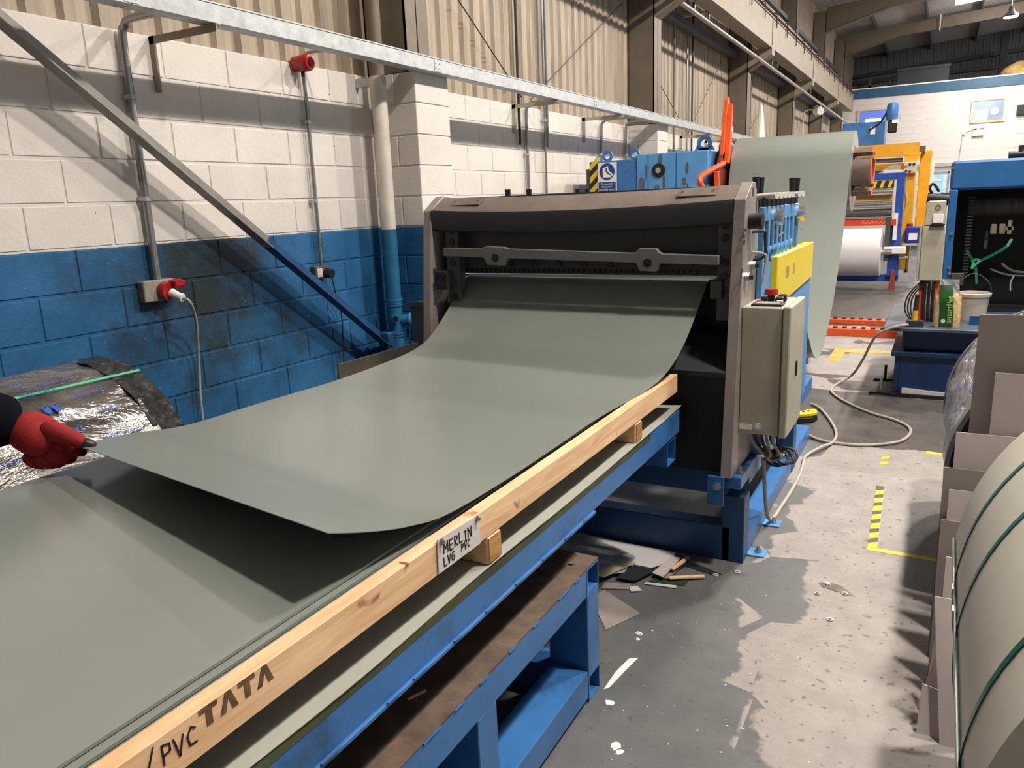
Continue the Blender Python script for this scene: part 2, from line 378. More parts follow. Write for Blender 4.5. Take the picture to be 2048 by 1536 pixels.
# stroke lettering: handwriting built from thin flat bars
STROKES = {'M': [[(0, 0), (0, 1), (.4, .35), (.8, 1), (.8, 0)]], 'E': [[(.6, 1), (0, 1), (0, 0), (.65, 0)], [(0, .52), (.5, .52)]], 'R': [[(0, 0), (0, 1), (.5, .95), (.55, .65), (0, .5), (.6, 0)]],
           'L': [[(0, 1), (0, 0), (.6, 0)]], 'I': [[(.1, 1), (.5, 1)], [(.3, 1), (.3, 0)], [(.1, 0), (.5, 0)]], 'N': [[(0, 0), (0, 1), (.65, 0), (.65, 1)]], 'V': [[(0, 1), (.3, 0), (.65, 1)]],
           'G': [[(.65, .85), (.3, 1), (0, .6), (.05, .15), (.4, 0), (.65, .2), (.65, .48), (.35, .48)]], 'P': [[(0, 0), (0, 1), (.5, .92), (.5, .55), (0, .45)]], 'C': [[(.6, .85), (.3, 1), (0, .6), (.1, .1), (.6, .1)]],
           'T': [[(0, 1), (.8, 1)], [(.4, 1), (.4, 0)]], 'A': [[(0, 0), (.4, 1), (.8, 0)]], '/': [[(.1, 0), (.5, 1)]], 'X': [[(0, 0), (.6, 1)], [(0, 1), (.6, 0)]], '=': [[(0, .62), (.55, .62)], [(0, .32), (.55, .32)]],
           '0': [[(.3, 1), (0, .5), (.3, 0), (.6, .5), (.3, 1)]], '2': [[(0, .8), (.3, 1), (.55, .75), (0, 0), (.6, 0)]], '1': [[(.2, .8), (.35, 1), (.35, 0)]]}
def letters(b, text, o, ux, uy, h, wd, gap=0.3, wob=0.0, wide=1.0, lift=0.0012):
    o, ux, uy = Vector(o), Vector(ux).normalized(), Vector(uy).normalized(); nz = ux.cross(uy); x = 0
    for ch in text:
        if ch == ' ': x += 0.5 * h; continue
        dy = random.uniform(-wob, wob) * h
        for st in STROKES[ch]:
            for (ax, ay), (bx, by) in zip(st[:-1], st[1:]):
                p = o + ux * (x + ax * h * wide) + uy * (ay * h + dy) + nz * lift * 0.5; q = o + ux * (x + bx * h * wide) + uy * (by * h + dy) + nz * lift * 0.5
                d = (q - p).normalized() * wd * 0.3
                b.bar(p - d, q + d, wd, lift, nz)
        x += (max(px for st in STROKES[ch] for px, _ in st) * wide + gap) * h
    return b
def font_mesh(text, size, fn, name, m, parent, align='CENTER', res=2):
    cu = bpy.data.curves.new(name, 'FONT'); cu.body = text; cu.size = size; cu.align_x = align; cu.resolution_u = res
    t = bpy.data.objects.new(name, cu); COL.objects.link(t)
    dg = bpy.context.evaluated_depsgraph_get(); me = bpy.data.meshes.new_from_object(t.evaluated_get(dg))
    COL.objects.unlink(t); bpy.data.objects.remove(t); bpy.data.curves.remove(cu)
    bm = bmesh.new(); bm.from_mesh(me)
    bmesh.ops.triangulate(bm, faces=bm.faces); bmesh.ops.subdivide_edges(bm, edges=[e for e in bm.edges if e.calc_length() > size * 0.3], cuts=2, use_grid_fill=False)
    bmesh.ops.triangulate(bm, faces=bm.faces)
    for v in bm.verts: v.co = Vector(fn(v.co.x, v.co.y))
    bm.to_mesh(me); bm.free(); me.materials.clear(); me.materials.append(m); me.name = name
    o = bpy.data.objects.new(name, me); COL.objects.link(o)
    if parent: o.parent = parent; o.matrix_parent_inverse = Matrix.Translation(-parent.location)
    return o
def plane_map(o, ux, uy):
    o, ux, uy = Vector(o), Vector(ux), Vector(uy); return lambda x, y: o + ux * x + uy * y

# ================================================================== SETTING
WX = -3.92
struct(B().box(-4.2, 9, -4, 41, -0.2, 0.0).build('floor', FLOOR))
# ---- block wall along the left: mortar backing with each block proud of it
wall = struct(B().box(-4.16, WX - 0.006, -3, 33.2, 0, 2.695).build('wall_left', WALL))
def block_mesh(w_, h, d, ch=0.006):
    b = B(); v = [(-d, -w_ / 2, -h / 2), (-d, w_ / 2, -h / 2), (-d, w_ / 2, h / 2), (-d, -w_ / 2, h / 2), (0, -w_ / 2 + ch, -h / 2 + ch), (0, w_ / 2 - ch, -h / 2 + ch), (0, w_ / 2 - ch, h / 2 - ch), (0, -w_ / 2 + ch, h / 2 - ch)]
    # fronts face +x
    b.add(v, [(4, 5, 6, 7), (0, 1, 5, 4), (1, 2, 6, 5), (2, 3, 7, 6), (3, 0, 4, 7)]); return b
PIT = 0.459
proto = None
PIERS = [4.99, 10.64, 16.3, 21.6, 26.8]
def in_pier(y): return any(p - 0.16 < y < p + 0.6 for p in PIERS)
def make_blocks():
    global proto
    n = 0
    bays = [(-2.4, 4.99, 0), (5.44, 10.64, 6), (11.1, 16.3, 8)]
    for y0, y1, k0 in bays:
        for k in range(k0, 12):
            off = 2.222 + (0 if k % 2 else PIT / 2)
            j = math.floor((y0 - off) / PIT)
            while True:
                a = off + j * PIT; b_ = a + PIT; j += 1
                if a >= y1 - 0.02: break
                a2, b2 = max(a, y0), min(b_, y1)
                if b2 - a2 < 0.03: continue
                full = abs((b2 - a2) - PIT) < 1e-4
                z = 0.225 * k + 0.1125; dx = random.uniform(-0.0015, 0.0015)
                if full and proto:
                    share('block', proto, wall, (WX + dx, (a2 + b2) / 2, z))
                else:
                    o = block_mesh(b2 - a2 - 0.011, 0.214, 0.008).build('block', WALL, wall); o.location = (WX + dx, (a2 + b2) / 2, z)
                    if full: proto = o
                n += 1
make_blocks()
far = B()
for k in range(8, 12):
    for a in [17 + PIT * i for i in range(33)]:
        if not in_pier(a): far.box(WX - 0.005, WX, a + (k % 2) * PIT / 2 + 0.006, a + (k % 2) * PIT / 2 + PIT - 0.006, 0.225 * k + 0.006, 0.225 * k + 0.219)
fo = far.build('distant_blocks', WALL, wall); fo['kind'] = 'stuff'
for pi, py_ in enumerate(PIERS):                       # block piers wrapped round the column feet
    core = B().box(WX - 0.02, -3.512, py_ + 0.008, py_ + 0.442, 0, 2.69).build('pier_core', WALL, wall)
    for k in range(12):
        z0, z1 = 0.225 * k + 0.005, 0.225 * k + 0.221
        if pi > 1 and k < 8: continue
        if k % 2: cuts = [(WX, -3.70), (-3.69, -3.504)]
        else: cuts = [(WX, -3.79), (-3.78, -3.504)]
        for a, b_ in cuts:
            B().box(a, b_, py_, py_ + 0.45, z0, z1).build('block', WALL, wall, bevel=0.005)
# ---- profiled cladding above the block work
def clad_panel(width, h, pitch=0.19, depth=0.032):
    b = B(); prof = []; y = 0
    while y < width - 1e-6:
        prof += [(0, y), (0, y + pitch * 0.52), (-depth, y + pitch * 0.64), (-depth, y + pitch * 0.88)]
        y += pitch
    prof.append((0, width))
    v = [(x, yy, z) for z in (0, h) for x, yy in prof]; n = len(prof)
    return b.add(v, [(i, i + 1, n + i + 1, n + i) for i in range(n - 1)])
cp = None; y = -1.0
while y < 38.5:
    if cp is None: cp = clad_panel(0.95, 4.6).build('cladding_panel', CLAD, wall); cp.location = (WX - 0.02, y, 2.66)
    else: share('cladding_panel', cp, wall, (WX - 0.02, y, 2.66))
    y += 0.952
B().box(-4.12, WX - 0.065, -3, 39, 2.66, 7.4).build('cladding_backing', DARKCLAD, wall)
for zz in (4.35, 5.9):                                  # sheeting rails between the columns
    for a, b_ in zip([-1] + [p + 0.3 for p in PIERS], PIERS + [32.0]):
        B().box(WX + 0.03, WX + 0.18, a, b_, zz - 0.05, zz + 0.05).build('sheeting_rail', mat('rail_grey', '565b60', rough=0.5, metal=0.3), wall, bevel=0.004)
# ---- columns
for p in PIERS + [32.0]:
    z0 = 2.7 if p < 32 else 0
    c = B().box(WX + 0.01, -3.56, p + 0.0, p + 0.012, z0, 7.0)
    c.box(-3.575, -3.56, p, p + 0.30, z0, 7.0); c.box(WX, WX + 0.015, p, p + 0.30, z0, 7.0); c.box(WX + 0.01, -3.56, p + 0.144, p + 0.156, z0, 7.0)
    c.build('steel_column', TAUPE, wall)
# thin dark and pale runs on the cladding
for yy, mm in ((7.33, DKCABLE), (7.98, CONDUIT), (13.6, DKCABLE), (13.3, CONDUIT)):
    B().cyl((WX + 0.04, yy, 2.3), (WX + 0.04, yy, 6.0), 0.016, 8).build('vertical_conduit', mm, wall)
for a, b_ in (((6.2, 3.47), (7.35, 2.76)), ((7.55, 2.76), (10.2, 4.17)), ((11.79, 3.35), (13.2, 2.75)), ((13.3, 2.75), (15.4, 4.15)), ((17.4, 2.8), (20.5, 4.2))):
    B().cyl((WX + 0.07, a[0], a[1]), (WX + 0.07, b_[0], b_[1]), 0.006, 6).build('tie_wire', DKCABLE, wall)
# ---- roof
def roof_z(x): return 7.12 + 0.066 * (x + 3.5)
ceil = bpy.data.objects.new('ceiling', None); COL.objects.link(ceil); ceil['kind'] = 'structure'
rp = None; k = 0; y = -3.0
while y < 40:
    m_ = None
    if rp is None:
        b = B(); prof = []; yy = 0
        while yy < 0.98: prof += [(yy, 0), (yy + 0.10, 0), (yy + 0.125, 0.035), (yy + 0.175, 0.035)]; yy += 0.2
        prof.append((1.0, 0)); n = len(prof); x0, x1 = -4.1, 9.5
        b.add([(x, a, roof_z(x) + 0.22 + h) for x in (x0, x1) for a, h in prof], [(i, i + 1, n + i + 1, n + i) for i in range(n - 1)])
        rp = b.build('roof_panel', ROOFM, ceil); rp.location = (0, y, 0)
    else: share('roof_panel', rp, ceil, (0, y, 0))
    y += 1.0
for x in (-2.6, -1.0, 0.6, 2.2, 3.8, 5.4):
    B().box(x - 0.03, x + 0.03, -3, 39, roof_z(x) + 0.02, roof_z(x) + 0.215).build('purlin', mat('purlin_grey', '5d6468', rough=0.45, metal=0.4), ceil, bevel=0.006)
B().grid(lambda u, v: (-0.2 + u * 1.5, 29.6 + v * 2.0, roof_z(-0.2 + u * 1.5) + 0.21), 2, 2, (0, 0, 0.01)).build('rooflight', ROOFLIGHT, ceil)
for p in PIERS + [32.0]:                                # portal rafters, haunched at the column
    yc = p + 0.15; x1 = 9.0
    top = lambda x: roof_z(x) + 0.02
    b = B().prism([(-3.56, top(-3.56)), (x1, top(x1)), (x1, top(x1) - 0.36), (-1.75, top(-1.75) - 0.36), (-3.56, top(-3.56) - 0.72)], 'y', yc - 0.006, yc + 0.006)
    lo = [(-3.56, top(-3.56) - 0.72), (-1.75, top(-1.75) - 0.36), (x1, top(x1) - 0.36)]
    for (ax, az), (bx, bz) in zip(lo[:-1], lo[1:]):
        b.add([(ax, yc - 0.1, az), (bx, yc - 0.1, bz), (bx, yc + 0.1, bz), (ax, yc + 0.1, az), (ax, yc - 0.1, az - 0.015), (bx, yc - 0.1, bz - 0.015), (bx, yc + 0.1, bz - 0.015), (ax, yc + 0.1, az - 0.015)],
              [(0, 1, 2, 3), (7, 6, 5, 4), (0, 4, 5, 1), (1, 5, 6, 2), (2, 6, 7, 3), (3, 7, 4, 0)])
    b.box(-3.56, x1, yc - 0.1, yc + 0.1, 0, 0) if False else None
    b.build('rafter', TAUPE, ceil)
    B().cyl((-0.6, yc - 0.12, roof_z(-.6) - 0.42), (-0.6, yc - 0.12, roof_z(-.6) + 0.1), 0.02, 8).build('hanger', WHITE, ceil)
# ---- dark gable beyond the office
gable = struct(B().box(-4.2, 9.5, 38.9, 39.1, 0, 8.3).build('wall_back', DARKCLAD))
gp = None
for i in range(14):
    if gp is None:
        b = B(); prof = []; a = 0
        while a < 0.98: prof += [(a, 0), (a + 0.12, 0), (a + 0.14, -0.03), (a + 0.23, -0.03)]; a += 0.25
        prof.append((1.0, 0)); n = len(prof); b.add([(x, yy, z) for z in (0, 8.0) for x, yy in prof], [(q, q + 1, n + q + 1, n + q) for q in range(n - 1)])
        gp = b.build('cladding_panel', DARKCLAD, gable); gp.location = (-4.0, 38.86, 0)
    else: share('cladding_panel', gp, gable, (-4.0 + i, 38.86, 0))
B().prism([(-3.9, 6.55), (9, 7.4), (9, 7.25), (-3.9, 6.4)], 'y', 38.6, 38.8).build('gable_rail', DARKM, gable)
B().prism([(-3.9, 6.3), (9, 6.55), (9, 6.4), (-3.9, 6.15)], 'y', 38.6, 38.8).build('gable_rail', DARKM, gable)
B().box(1.5, 1.75, 38.5, 38.8, 0, 7.6).build('gable_post', DARKM, gable)
B().bar((-3.6, 38.6, 6.1), (-2.4, 38.6, 4.9), 0.12, 0.12).build('gable_brace', DARKM, gable)
struct(B().box(-4.2, 9.5, -4.0, -3.8, 0, 8.3).build('added_wall_front', DARKCLAD))  # unseen wall, added to shut out ambient light from behind the camera
# ---- two storey office of painted block at the end of the hall
OY = 32.5
office = struct(B().box(-3.9, 6.0, OY + 0.006, OY + 0.25, 0, 5.0).build('wall_office', WHITEW))
ob = None
wins = [(-3.0, -2.08, 3.85, 4.50), (0.62, 1.52, 3.86, 4.52)]
for k in range(0, 22):
    for i in range(13):
        a = -3.9 + i * 0.45 + (k % 2) * 0.225; b_ = a + 0.45; z0 = 0.225 * k
        if z0 < 1.6 and a < -0.9: continue
        if any(a < w_[1] and b_ > w_[0] and z0 < w_[3] and z0 + 0.225 > w_[2] for w_ in wins): continue
        if z0 < 2.3 and b_ > -0.65 and a < 0.1: continue
        if ob is None: ob = B().box(-0.2237, 0.2237, -0.008, 0.002, -0.1115, 0.1115).build('block', WHITEW, office); ob.location = (a + 0.225, OY, z0 + 0.1125)
        else: share('block', ob, office, (a + 0.225, OY + 0.0008 * ((i + k) % 2), z0 + 0.1125))
struct(B().box(-3.3, 6.0, OY - 0.05, OY + 0.3, 4.95, 5.26).build('trim_1', TEAL))
tcap = struct(B().box(-3.3, 6.0, OY - 0.07, OY + 0.32, 5.26, 5.30).build('trim_2', WHITE))
struct(B().box(-1.0, 6.0, OY - 0.10, OY - 0.01, 2.40, 2.52).build('trim_3', mat('pale_grey_trunking', 'a7a4a0', rough=0.5)))
BLINDW = mat('lit_blind', 'e9eef5', emit=0.9); DIM = mat('dim_office', '8f8a86', emit=0.15)
for i, (x0, x1, z0, z1) in enumerate(wins):
    fr = B()
    for q in ((x0 - .07, x1 + .07, z0 - .07, z0), (x0 - .07, x1 + .07, z1, z1 + .07), (x0 - .07, x0, z0, z1), (x1, x1 + .07, z0, z1)): fr.box(q[0], q[1], OY - 0.05, OY + 0.02, q[2], q[3])
    wn = struct(fr.build('window_%d' % (i + 1), mat('pale_timber_frame', 'd3b894', rough=0.5), None, bevel=0.006))
    B().box(x0, x1, OY - 0.012, OY + 0.0, z0, z1).build('pane', GLASSB, wn)
    if i == 0:
        B().box(x0 + 0.2, x1 - 0.2, OY - 0.02, OY - 0.013, z0 + 0.16, z0 + 0.36).build('painted_reflection', REFLGLOW, wn)  # glowing bar painted on the pane as its bright reflection
        B().box(x0 + 0.04, x0 + 0.09, OY - 0.02, OY - 0.013, z0, z0 + 0.2).build('monitor', DARKM, wn)
    else:
        bl = B()
        for q in range(5): bl.box(x0 + 0.03 + q * 0.075, x0 + 0.085 + q * 0.075, OY - 0.02, OY - 0.013, z0 + 0.02, z0 + 0.32)
        bl.build('blind', BLINDW, wn); bf = B().box(x0, x0 + 0.45, OY - 0.022, OY - 0.013, z0 + 0.32, z0 + 0.37); bf.box(x0 + 0.41, x0 + 0.45, OY - 0.022, OY - 0.013, z0, z0 + 0.32); bf.build('inner_frame', BLINDW, wn)
        B().prism([(x0 + 0.35, z0 + 0.0), (x1 - 0.03, z0), (x1 - 0.03, z0 + 0.17), (x1 - 0.25, z0 + 0.1), (x0 + 0.45, z0 + 0.08)], 'y', OY - 0.02, OY - 0.013).build('desk_clutter', DIM, wn)
        B().cyl((x1 - 0.25, OY - 0.02, z0 + 0.3), (x1 - 0.25, OY - 0.013, z0 + 0.3), 0.12, 16).build('lampshade', BLINDW, wn)
dr = B()
for q in ((-0.66, -0.60, 0, 2.22), (0.02, 0.08, 0, 2.22), (-0.66, 0.08, 2.16, 2.24)): dr.box(q[0], q[1], OY - 0.05, OY + 0.01, q[2], q[3])
door = struct(dr.build('door_1', mat('grey_door_frame', '8e9296', rough=0.5)))
B().box(-0.60, 0.02, OY - 0.02, OY, 0, 2.16).build('glazed_leaf', mat('lit_corridor', '8fb6c6', rough=0.3, var=0.2, scale=1.5, emit=0.35), door)
for z in (1.35, 1.9): B().box(-0.58, -0.14, OY - 0.035, OY - 0.021, z, z + 0.06).build('glazing_bar', WHITE, door)
B().box(-0.12, -0.0, OY - 0.035, OY - 0.021, 0.1, 2.1).build('side_leaf', mat('pale_blue_leaf', 'b4ccd4', emit=0.2), door)
# emergency light with its twin heads and conduit on the office wall
el = thing('emergency_light', (0.85, OY, 3.3), 'small cream emergency light box with twin lamp heads on the white office wall', 'light')
B().box(0.66, 1.0, OY - 0.1, OY - 0.001, 3.36, 3.58).build('box', CREAM, el, bevel=0.01)
for x in (0.75, 0.95): B().cyl((x, OY - 0.14, 3.66), (x, OY - 0.04, 3.64), 0.055, 12).build('lamp_head', GALV, el)
B().tube([(0.32, OY - 0.03, 2.52), (0.36, OY - 0.03, 3.3), (0.4, OY - 0.03, 3.47), (0.6, OY - 0.03, 3.57), (0.75, OY - 0.05, 3.62)], 0.014, 6).build('conduit', GALV, el)
B().box(0.36, 0.44, OY - 0.06, OY - 0.001, 3.42, 3.5).build('junction_box', GALV, el)
t = thing('wall_sounder_box', (2.02, OY, 4.1), 'small dark box high on the office wall at the right edge', 'box')
B().box(1.90, 2.15, OY - 0.12, OY - 0.001, 3.95, 4.28).build('body', DARKM, t, bevel=0.02); B().box(1.94, 2.11, OY - 0.125, OY - 0.12, 3.99, 4.24).build('front_grille', BLACK, t)
# things on the office roof
t = thing('roof_crate', (-1.15, 33.8, 5.3), 'dark blue flat crate lying on the office roof by the gable', 'crate')
B().box(-1.9, -0.2, 33.5, 34.5, 5.3, 5.95).build('crate_body', mat('dark_navy_crate', '23262f'), t, bevel=0.02)
B().box(-1.92, -0.18, 33.48, 34.52, 5.88, 5.99).build('lid', mat('dark_navy_lid', '2a2d36'), t, bevel=0.01)
t = thing('roof_stool', (-2.5, 33.6, 5.3), 'small dark metal stand left of the dark crate on the office roof', 'stand')
b = B().box(-2.85, -2.75, 33.5, 33.6, 5.3, 5.75); b.box(-2.85, -2.1, 33.5, 33.6, 5.42, 5.47); b.box(-2.15, -2.08, 33.5, 33.6, 5.3, 5.6); b.box(-2.9, -2.7, 33.45, 33.65, 5.3, 5.36); b.build('frame', DARKM, t)
t = thing('roof_sack', (1.75, 33.4, 5.3), 'buff and yellow sack slumped on the office roof edge at right', 'sack')
b = B(); b.lathe([(0.55, 0), (0.62, 0.12), (0.5, 0.3), (0.3, 0.42), (0.12, 0.5), (0.02, 0.52)], (1.95, 33.4, 5.3), 'z', 14); o = b.build('sack_body', mat('sack_buff', 'b79a62', rough=0.8, var=0.3, scale=5), t, smooth=True)
B().lathe([(0.3, 0), (0.34, 0.08), (0.2, 0.2), (0.02, 0.24)], (2.1, 33.0, 5.3), 'z', 12).build('sack_fold', mat('sack_yellow', 'd0a63a', rough=0.8), t, smooth=True)

# ================================================================== LAMPS
for i, (x, y, z) in enumerate(LAMPS):
    lab = 'bright round high bay lamp hanging under the far rafter at upper right' if i == 6 else 'round high bay lamp hanging in the lamp row outside the picture'
    t = thing('high_bay_lamp', (x, y, z), lab, 'lamp', None if i == 6 else 'high bay lamps outside the picture')
    B().lathe([(0.06, 0.28), (0.09, 0.14), (0.18, 0.06), (0.21, 0.0), (0.2, -0.02)], (x, y, z), 'z', 20).build('housing', DARKM, t, smooth=True)
    B().cyl((x, y, z - 0.03), (x, y, z - 0.021), 0.19, 20).build('lens', LAMPON, t)
    B().cyl((x, y, z + 0.28), (x, y, roof_z(x) + 0.1), 0.012, 6).build('hanging_rod', GALV, t)
    ld = bpy.data.lights.new('lamp_light', 'AREA'); ld.shape = 'DISK'; ld.size = 0.36; ld.energy = LAMP_W; ld.color = (1.0, 0.93, 0.85)
    lo = bpy.data.objects.new('lamp_light', ld); COL.objects.link(lo); lo.parent = t; lo.matrix_parent_inverse = Matrix.Translation((-x, -y, -z)); lo.location = (x, y, z - 0.045)
    ud = bpy.data.lights.new('added_roof_fill', 'POINT'); ud.shadow_soft_size = 0.2; ud.energy = ROOF_FILL_W; ud.color = (1.0, 0.92, 0.84)  # added point light that brightens the roof, not the lamp's own output
    uo = bpy.data.objects.new('added_roof_fill', ud); COL.objects.link(uo); uo.parent = t; uo.matrix_parent_inverse = Matrix.Translation((-x, -y, -z)); uo.location = (x + 0.3, y, z + 0.05)

# ================================================================== SERVICES ON THE WALL
# galvanised cable trunking carried on L brackets
TX0, TX1, TZ0, TZ1 = -3.50, -3.40, 2.69, 2.785
t = thing('cable_trunking', (-3.45, 5.0, 2.7), 'long galvanised cable trunking running along the block wall on brackets', 'trunking')
segs = [0.5, 2.6, 5.15, 8.2, 11.2, 14.2, 17.6]
for a, b_ in zip(segs[:-1], segs[1:]):
    o = B().box(TX0, TX1, a + 0.002, b_ - 0.002, TZ0, TZ1).build('channel', GALV, t, bevel=0.003)
    B().box(TX0 - 0.004, TX1 + 0.004, a + 0.001, b_ - 0.001, TZ1, TZ1 + 0.008).build('lid', GALV, t)
for y_ in segs[1:-1]:
    o = B().box(TX1, TX1 + 0.003, y_ - 0.04, y_ + 0.04, TZ0 + 0.008, TZ1 - 0.008).build('joint_plate', GALV, t)
    for dz in (0.03, 0.065):
        for dy in (-0.025, 0.025): B().cyl((TX1 + 0.003, y_ + dy, TZ0 + dz), (TX1 + 0.008, y_ + dy, TZ0 + dz), 0.006, 6).build('bolt_head', GALV, t)
for y_, zz in ((3.09, 2.40), (7.27, 2.41), (9.04, 2.40), (13.06, 2.47), (14.6, 2.45)):
    b = B().angle((WX + 0.002, y_ - 0.02, zz), (WX + 0.002, y_ - 0.02, 2.69), 0.04, 0.006, (1, 0, 0), (0, 1, 0))
    b.angle((WX, y_ - 0.02, 2.688), (-3.385, y_ - 0.02, 2.688), 0.04, 0.006, (0, 1, 0), (0, 0, -1))
    b.build('bracket', TAUPELT if y_ < 4 else BEIGE, t)
# conduits
def conduit(y, ztop, zbot, label, r=0.0165, name='conduit_pipe', bend=True):
    t = thing(name, (WX + 0.035, y, zbot), label, 'conduit')
    x = WX + 0.035
    pts = [(x, y, zbot), (x, y, (zbot + ztop) / 2), (x, y, ztop - 0.12), (x + 0.03, y, ztop - 0.03), (x + 0.1, y, ztop)] if bend else [(x, y, zbot), (x, y, ztop)]
    if bend: pts += [(TX0 + 0.0, y, ztop)]
    B().tube(pts, r, 10).build('pipe', CONDUIT, t, smooth=True)
    for f in (0.33, 0.72):
        z = zbot + (ztop - zbot) * f
        B().ring((x, y), 'z', r, r + 0.006, z - 0.012, z + 0.012, 12).build('saddle_clip', GALV, t)
        B().box(WX, x, y - 0.03, y - 0.015, z - 0.01, z + 0.01).build('clip_foot', GALV, t)
    return t
conduit(2.885, 2.735, 1.37, 'thick steel conduit rising from the red socket, bent over at the top', 0.022)
conduit(4.235, 2.70, 1.335, 'thin steel conduit dropping from the red sounder to the small socket', 0.013, bend=False)
conduit(7.50, 2.72, 0.9, 'straight grey conduit on the wall beyond the pier, nearest the machine', 0.018)
conduit(7.93, 6.0, 0.9, 'slim grey conduit running up past the trunking beyond the pier', 0.013, bend=False)
conduit(9.55, 2.70, 1.2, 'grey conduit behind the blue lifting lugs, first from left', 0.018)
conduit(10.43, 2.73, 1.2, 'grey conduit with a wide top bend beside the second pier', 0.018)
# red industrial socket, plug and its flex
t = thing('industrial_socket', (WX, 2.88, 1.31), 'red and grey industrial power socket with white plug on the blue wall', 'socket')
B().box(WX + 0.0, WX + 0.06, 2.775, 2.985, 1.255, 1.375).build('back_box', mat('dirty_grey_box', '8d857a', rough=0.6, var=0.2), t, bevel=0.006)
B().cyl((WX + 0.06, 2.90, 1.315), (WX + 0.10, 2.905, 1.31), 0.05, 18).build('socket_body', RED, t, smooth=True)
B().prism([(2.93, 1.33), (2.99, 1.325), (3.0, 1.36), (2.96, 1.375), (2.92, 1.365)], 'x', WX + 0.07, WX + 0.13).build('hinged_lid', RED, t, bevel=0.006)
B().cyl((WX + 0.10, 2.915, 1.30), (WX + 0.15, 2.93, 1.275), 0.026, 16, 0.020).build('plug', WHITE, t, smooth=True)
B().cyl((WX + 0.15, 2.93, 1.275), (WX + 0.168, 2.935, 1.268), 0.024, 16).build('plug_ring', WHITE, t, smooth=True)
B().tube([(WX + 0.165, 2.935, 1.267), (WX + 0.19, 2.96, 1.24), (WX + 0.12, 3.04, 1.12), (WX + 0.05, 3.08, 0.9), (WX + 0.04, 3.06, 0.6), (WX + 0.05, 3.05, 0.25), (WX + 0.06, 3.04, 0.02)], 0.009, 8).build('flex', mat('grey_flex', '8d8f8c', rough=0.5), t, smooth=True)
# small socket
t = thing('wall_socket', (WX, 4.22, 1.29), 'small dark grey switched socket with black plug under the thin conduit', 'socket')
B().box(WX, WX + 0.05, 4.15, 4.29, 1.245, 1.335).build('back_box', mat('dark_socket_box', '4b463f', rough=0.5, var=0.15), t, bevel=0.005)
B().box(WX + 0.05, WX + 0.056, 4.165, 4.215, 1.26, 1.32).build('white_marking', mat('pale_marking', 'b7b2a6'), t)
B().cyl((WX + 0.05, 4.26, 1.285), (WX + 0.10, 4.265, 1.275), 0.034, 14).build('plug', BLACK, t, smooth=True)
B().tube([(WX + 0.09, 4.27, 1.25), (WX + 0.08, 4.3, 1.15), (WX + 0.05, 4.38, 0.95), (WX + 0.05, 4.36, 0.6), (WX + 0.05, 4.4, 0.2)], 0.005, 6).build('flex', DKCABLE, t, smooth=True)
# red sounder
t = thing('alarm_sounder', (WX, 4.19, 2.68), 'red round alarm sounder fixed at the top of the white wall', 'alarm')
B().lathe([(0.05, 0.0), (0.05, 0.05), (0.055, 0.06), (0.055, 0.12), (0.046, 0.135), (0.02, 0.14)], (WX + 0.01, 4.19, 2.685), 'x', 18).build('body', RED, t, smooth=True)
B().cyl((WX + 0.149, 4.19, 2.685), (WX + 0.156, 4.19, 2.685), 0.028, 16).build('lens', mat('dark_red_lens', '4a0a10', rough=0.15), t)
B().cyl((WX + 0.07, 4.19, 2.60), (WX + 0.07, 4.19, 2.64), 0.012, 8).build('gland', BLACK, t)
B().tube([(WX + 0.03, 4.235, 2.70), (WX + 0.04, 4.24, 2.74), (WX + 0.1, 4.25, 2.76), (WX + 0.3, 4.26, 2.75), (TX0, 4.26, 2.74)], 0.011, 8).build('conduit_bend', CONDUIT, t, smooth=True)
# diagonal wind brace
t = thing('wind_brace', (-3.74, 3.3, 1.6), 'long diagonal steel angle brace crossing the wall, blue at its foot', 'brace')
p0, p1 = Vector((-3.74, 1.2, 3.36)), Vector((-3.74, 4.80, 0.66))
d = (p1 - p0).normalized(); nn = Vector((1, 0, 0)); sd = nn.cross(d).normalized()
pm = p0 + (p1 - p0) * 0.675
B().angle(p0 - sd * 0.04 - nn * 0.04, pm - sd * 0.04 - nn * 0.04, 0.08, 0.008, sd, nn).build('upper_length', mat('grey_brace_steel', '8f8b84', rough=0.42, metal=0.35, var=0.1), t)
B().angle(pm - sd * 0.04 - nn * 0.04, p1 - sd * 0.04 - nn * 0.04, 0.08, 0.008, sd, nn).build('lower_length', BLUEDK, t)
B().box(-3.80, -3.70, 4.70, 4.98, 0.5, 0.78).build('gusset', BLUEDK, t, bevel=0.01)
# drain pipe
PX, PY = -3.72, 4.83
t = thing('drain_pipe', (PX, PY, 0), 'fat vertical drain pipe beside the pier, cream above and blue below', 'pipe')
B().cyl((PX, PY, 2.64), (PX, PY, 7.0), 0.052, 20).build('upper_pipe', TAUPE, t, smooth=True)
B().cyl((PX, PY, 1.56), (PX, PY, 2.66), 0.058, 20).build('cream_length', mat('cream_pipe_paint', 'cfc6ba', rough=0.5, dirt='9b948a', dirt_at=(0.6, 0.8)), t, smooth=True)
B().cyl((PX, PY, 0), (PX, PY, 1.56), 0.0585, 20).build('blue_length', mat('blue_pipe_paint', '256487', rough=0.4, dirt='18405a'), t, smooth=True)
for z in (1.02, 1.0, 0.98, 0.76, 0.74): B().ring((PX, PY), 'z', 0.055, 0.068 if z in (1.02, 0.76) else 0.064, z - 0.008, z + 0.008, 20).build('socket_rim', mat('blue_pipe_collar', '2b6a92', rough=0.4), t)
B().cyl((PX, PY, 0.86), (PX + 0.10, PY + 0.05, 0.86), 0.045, 18).build('access_branch', MATS['blue_pipe_paint'], t, smooth=True)
B().cyl((PX + 0.10, PY + 0.05, 0.86), (PX + 0.125, PY + 0.062, 0.86), 0.056, 18).build('access_cap', mat('blue_cap', '3d83b0', rough=0.4), t)
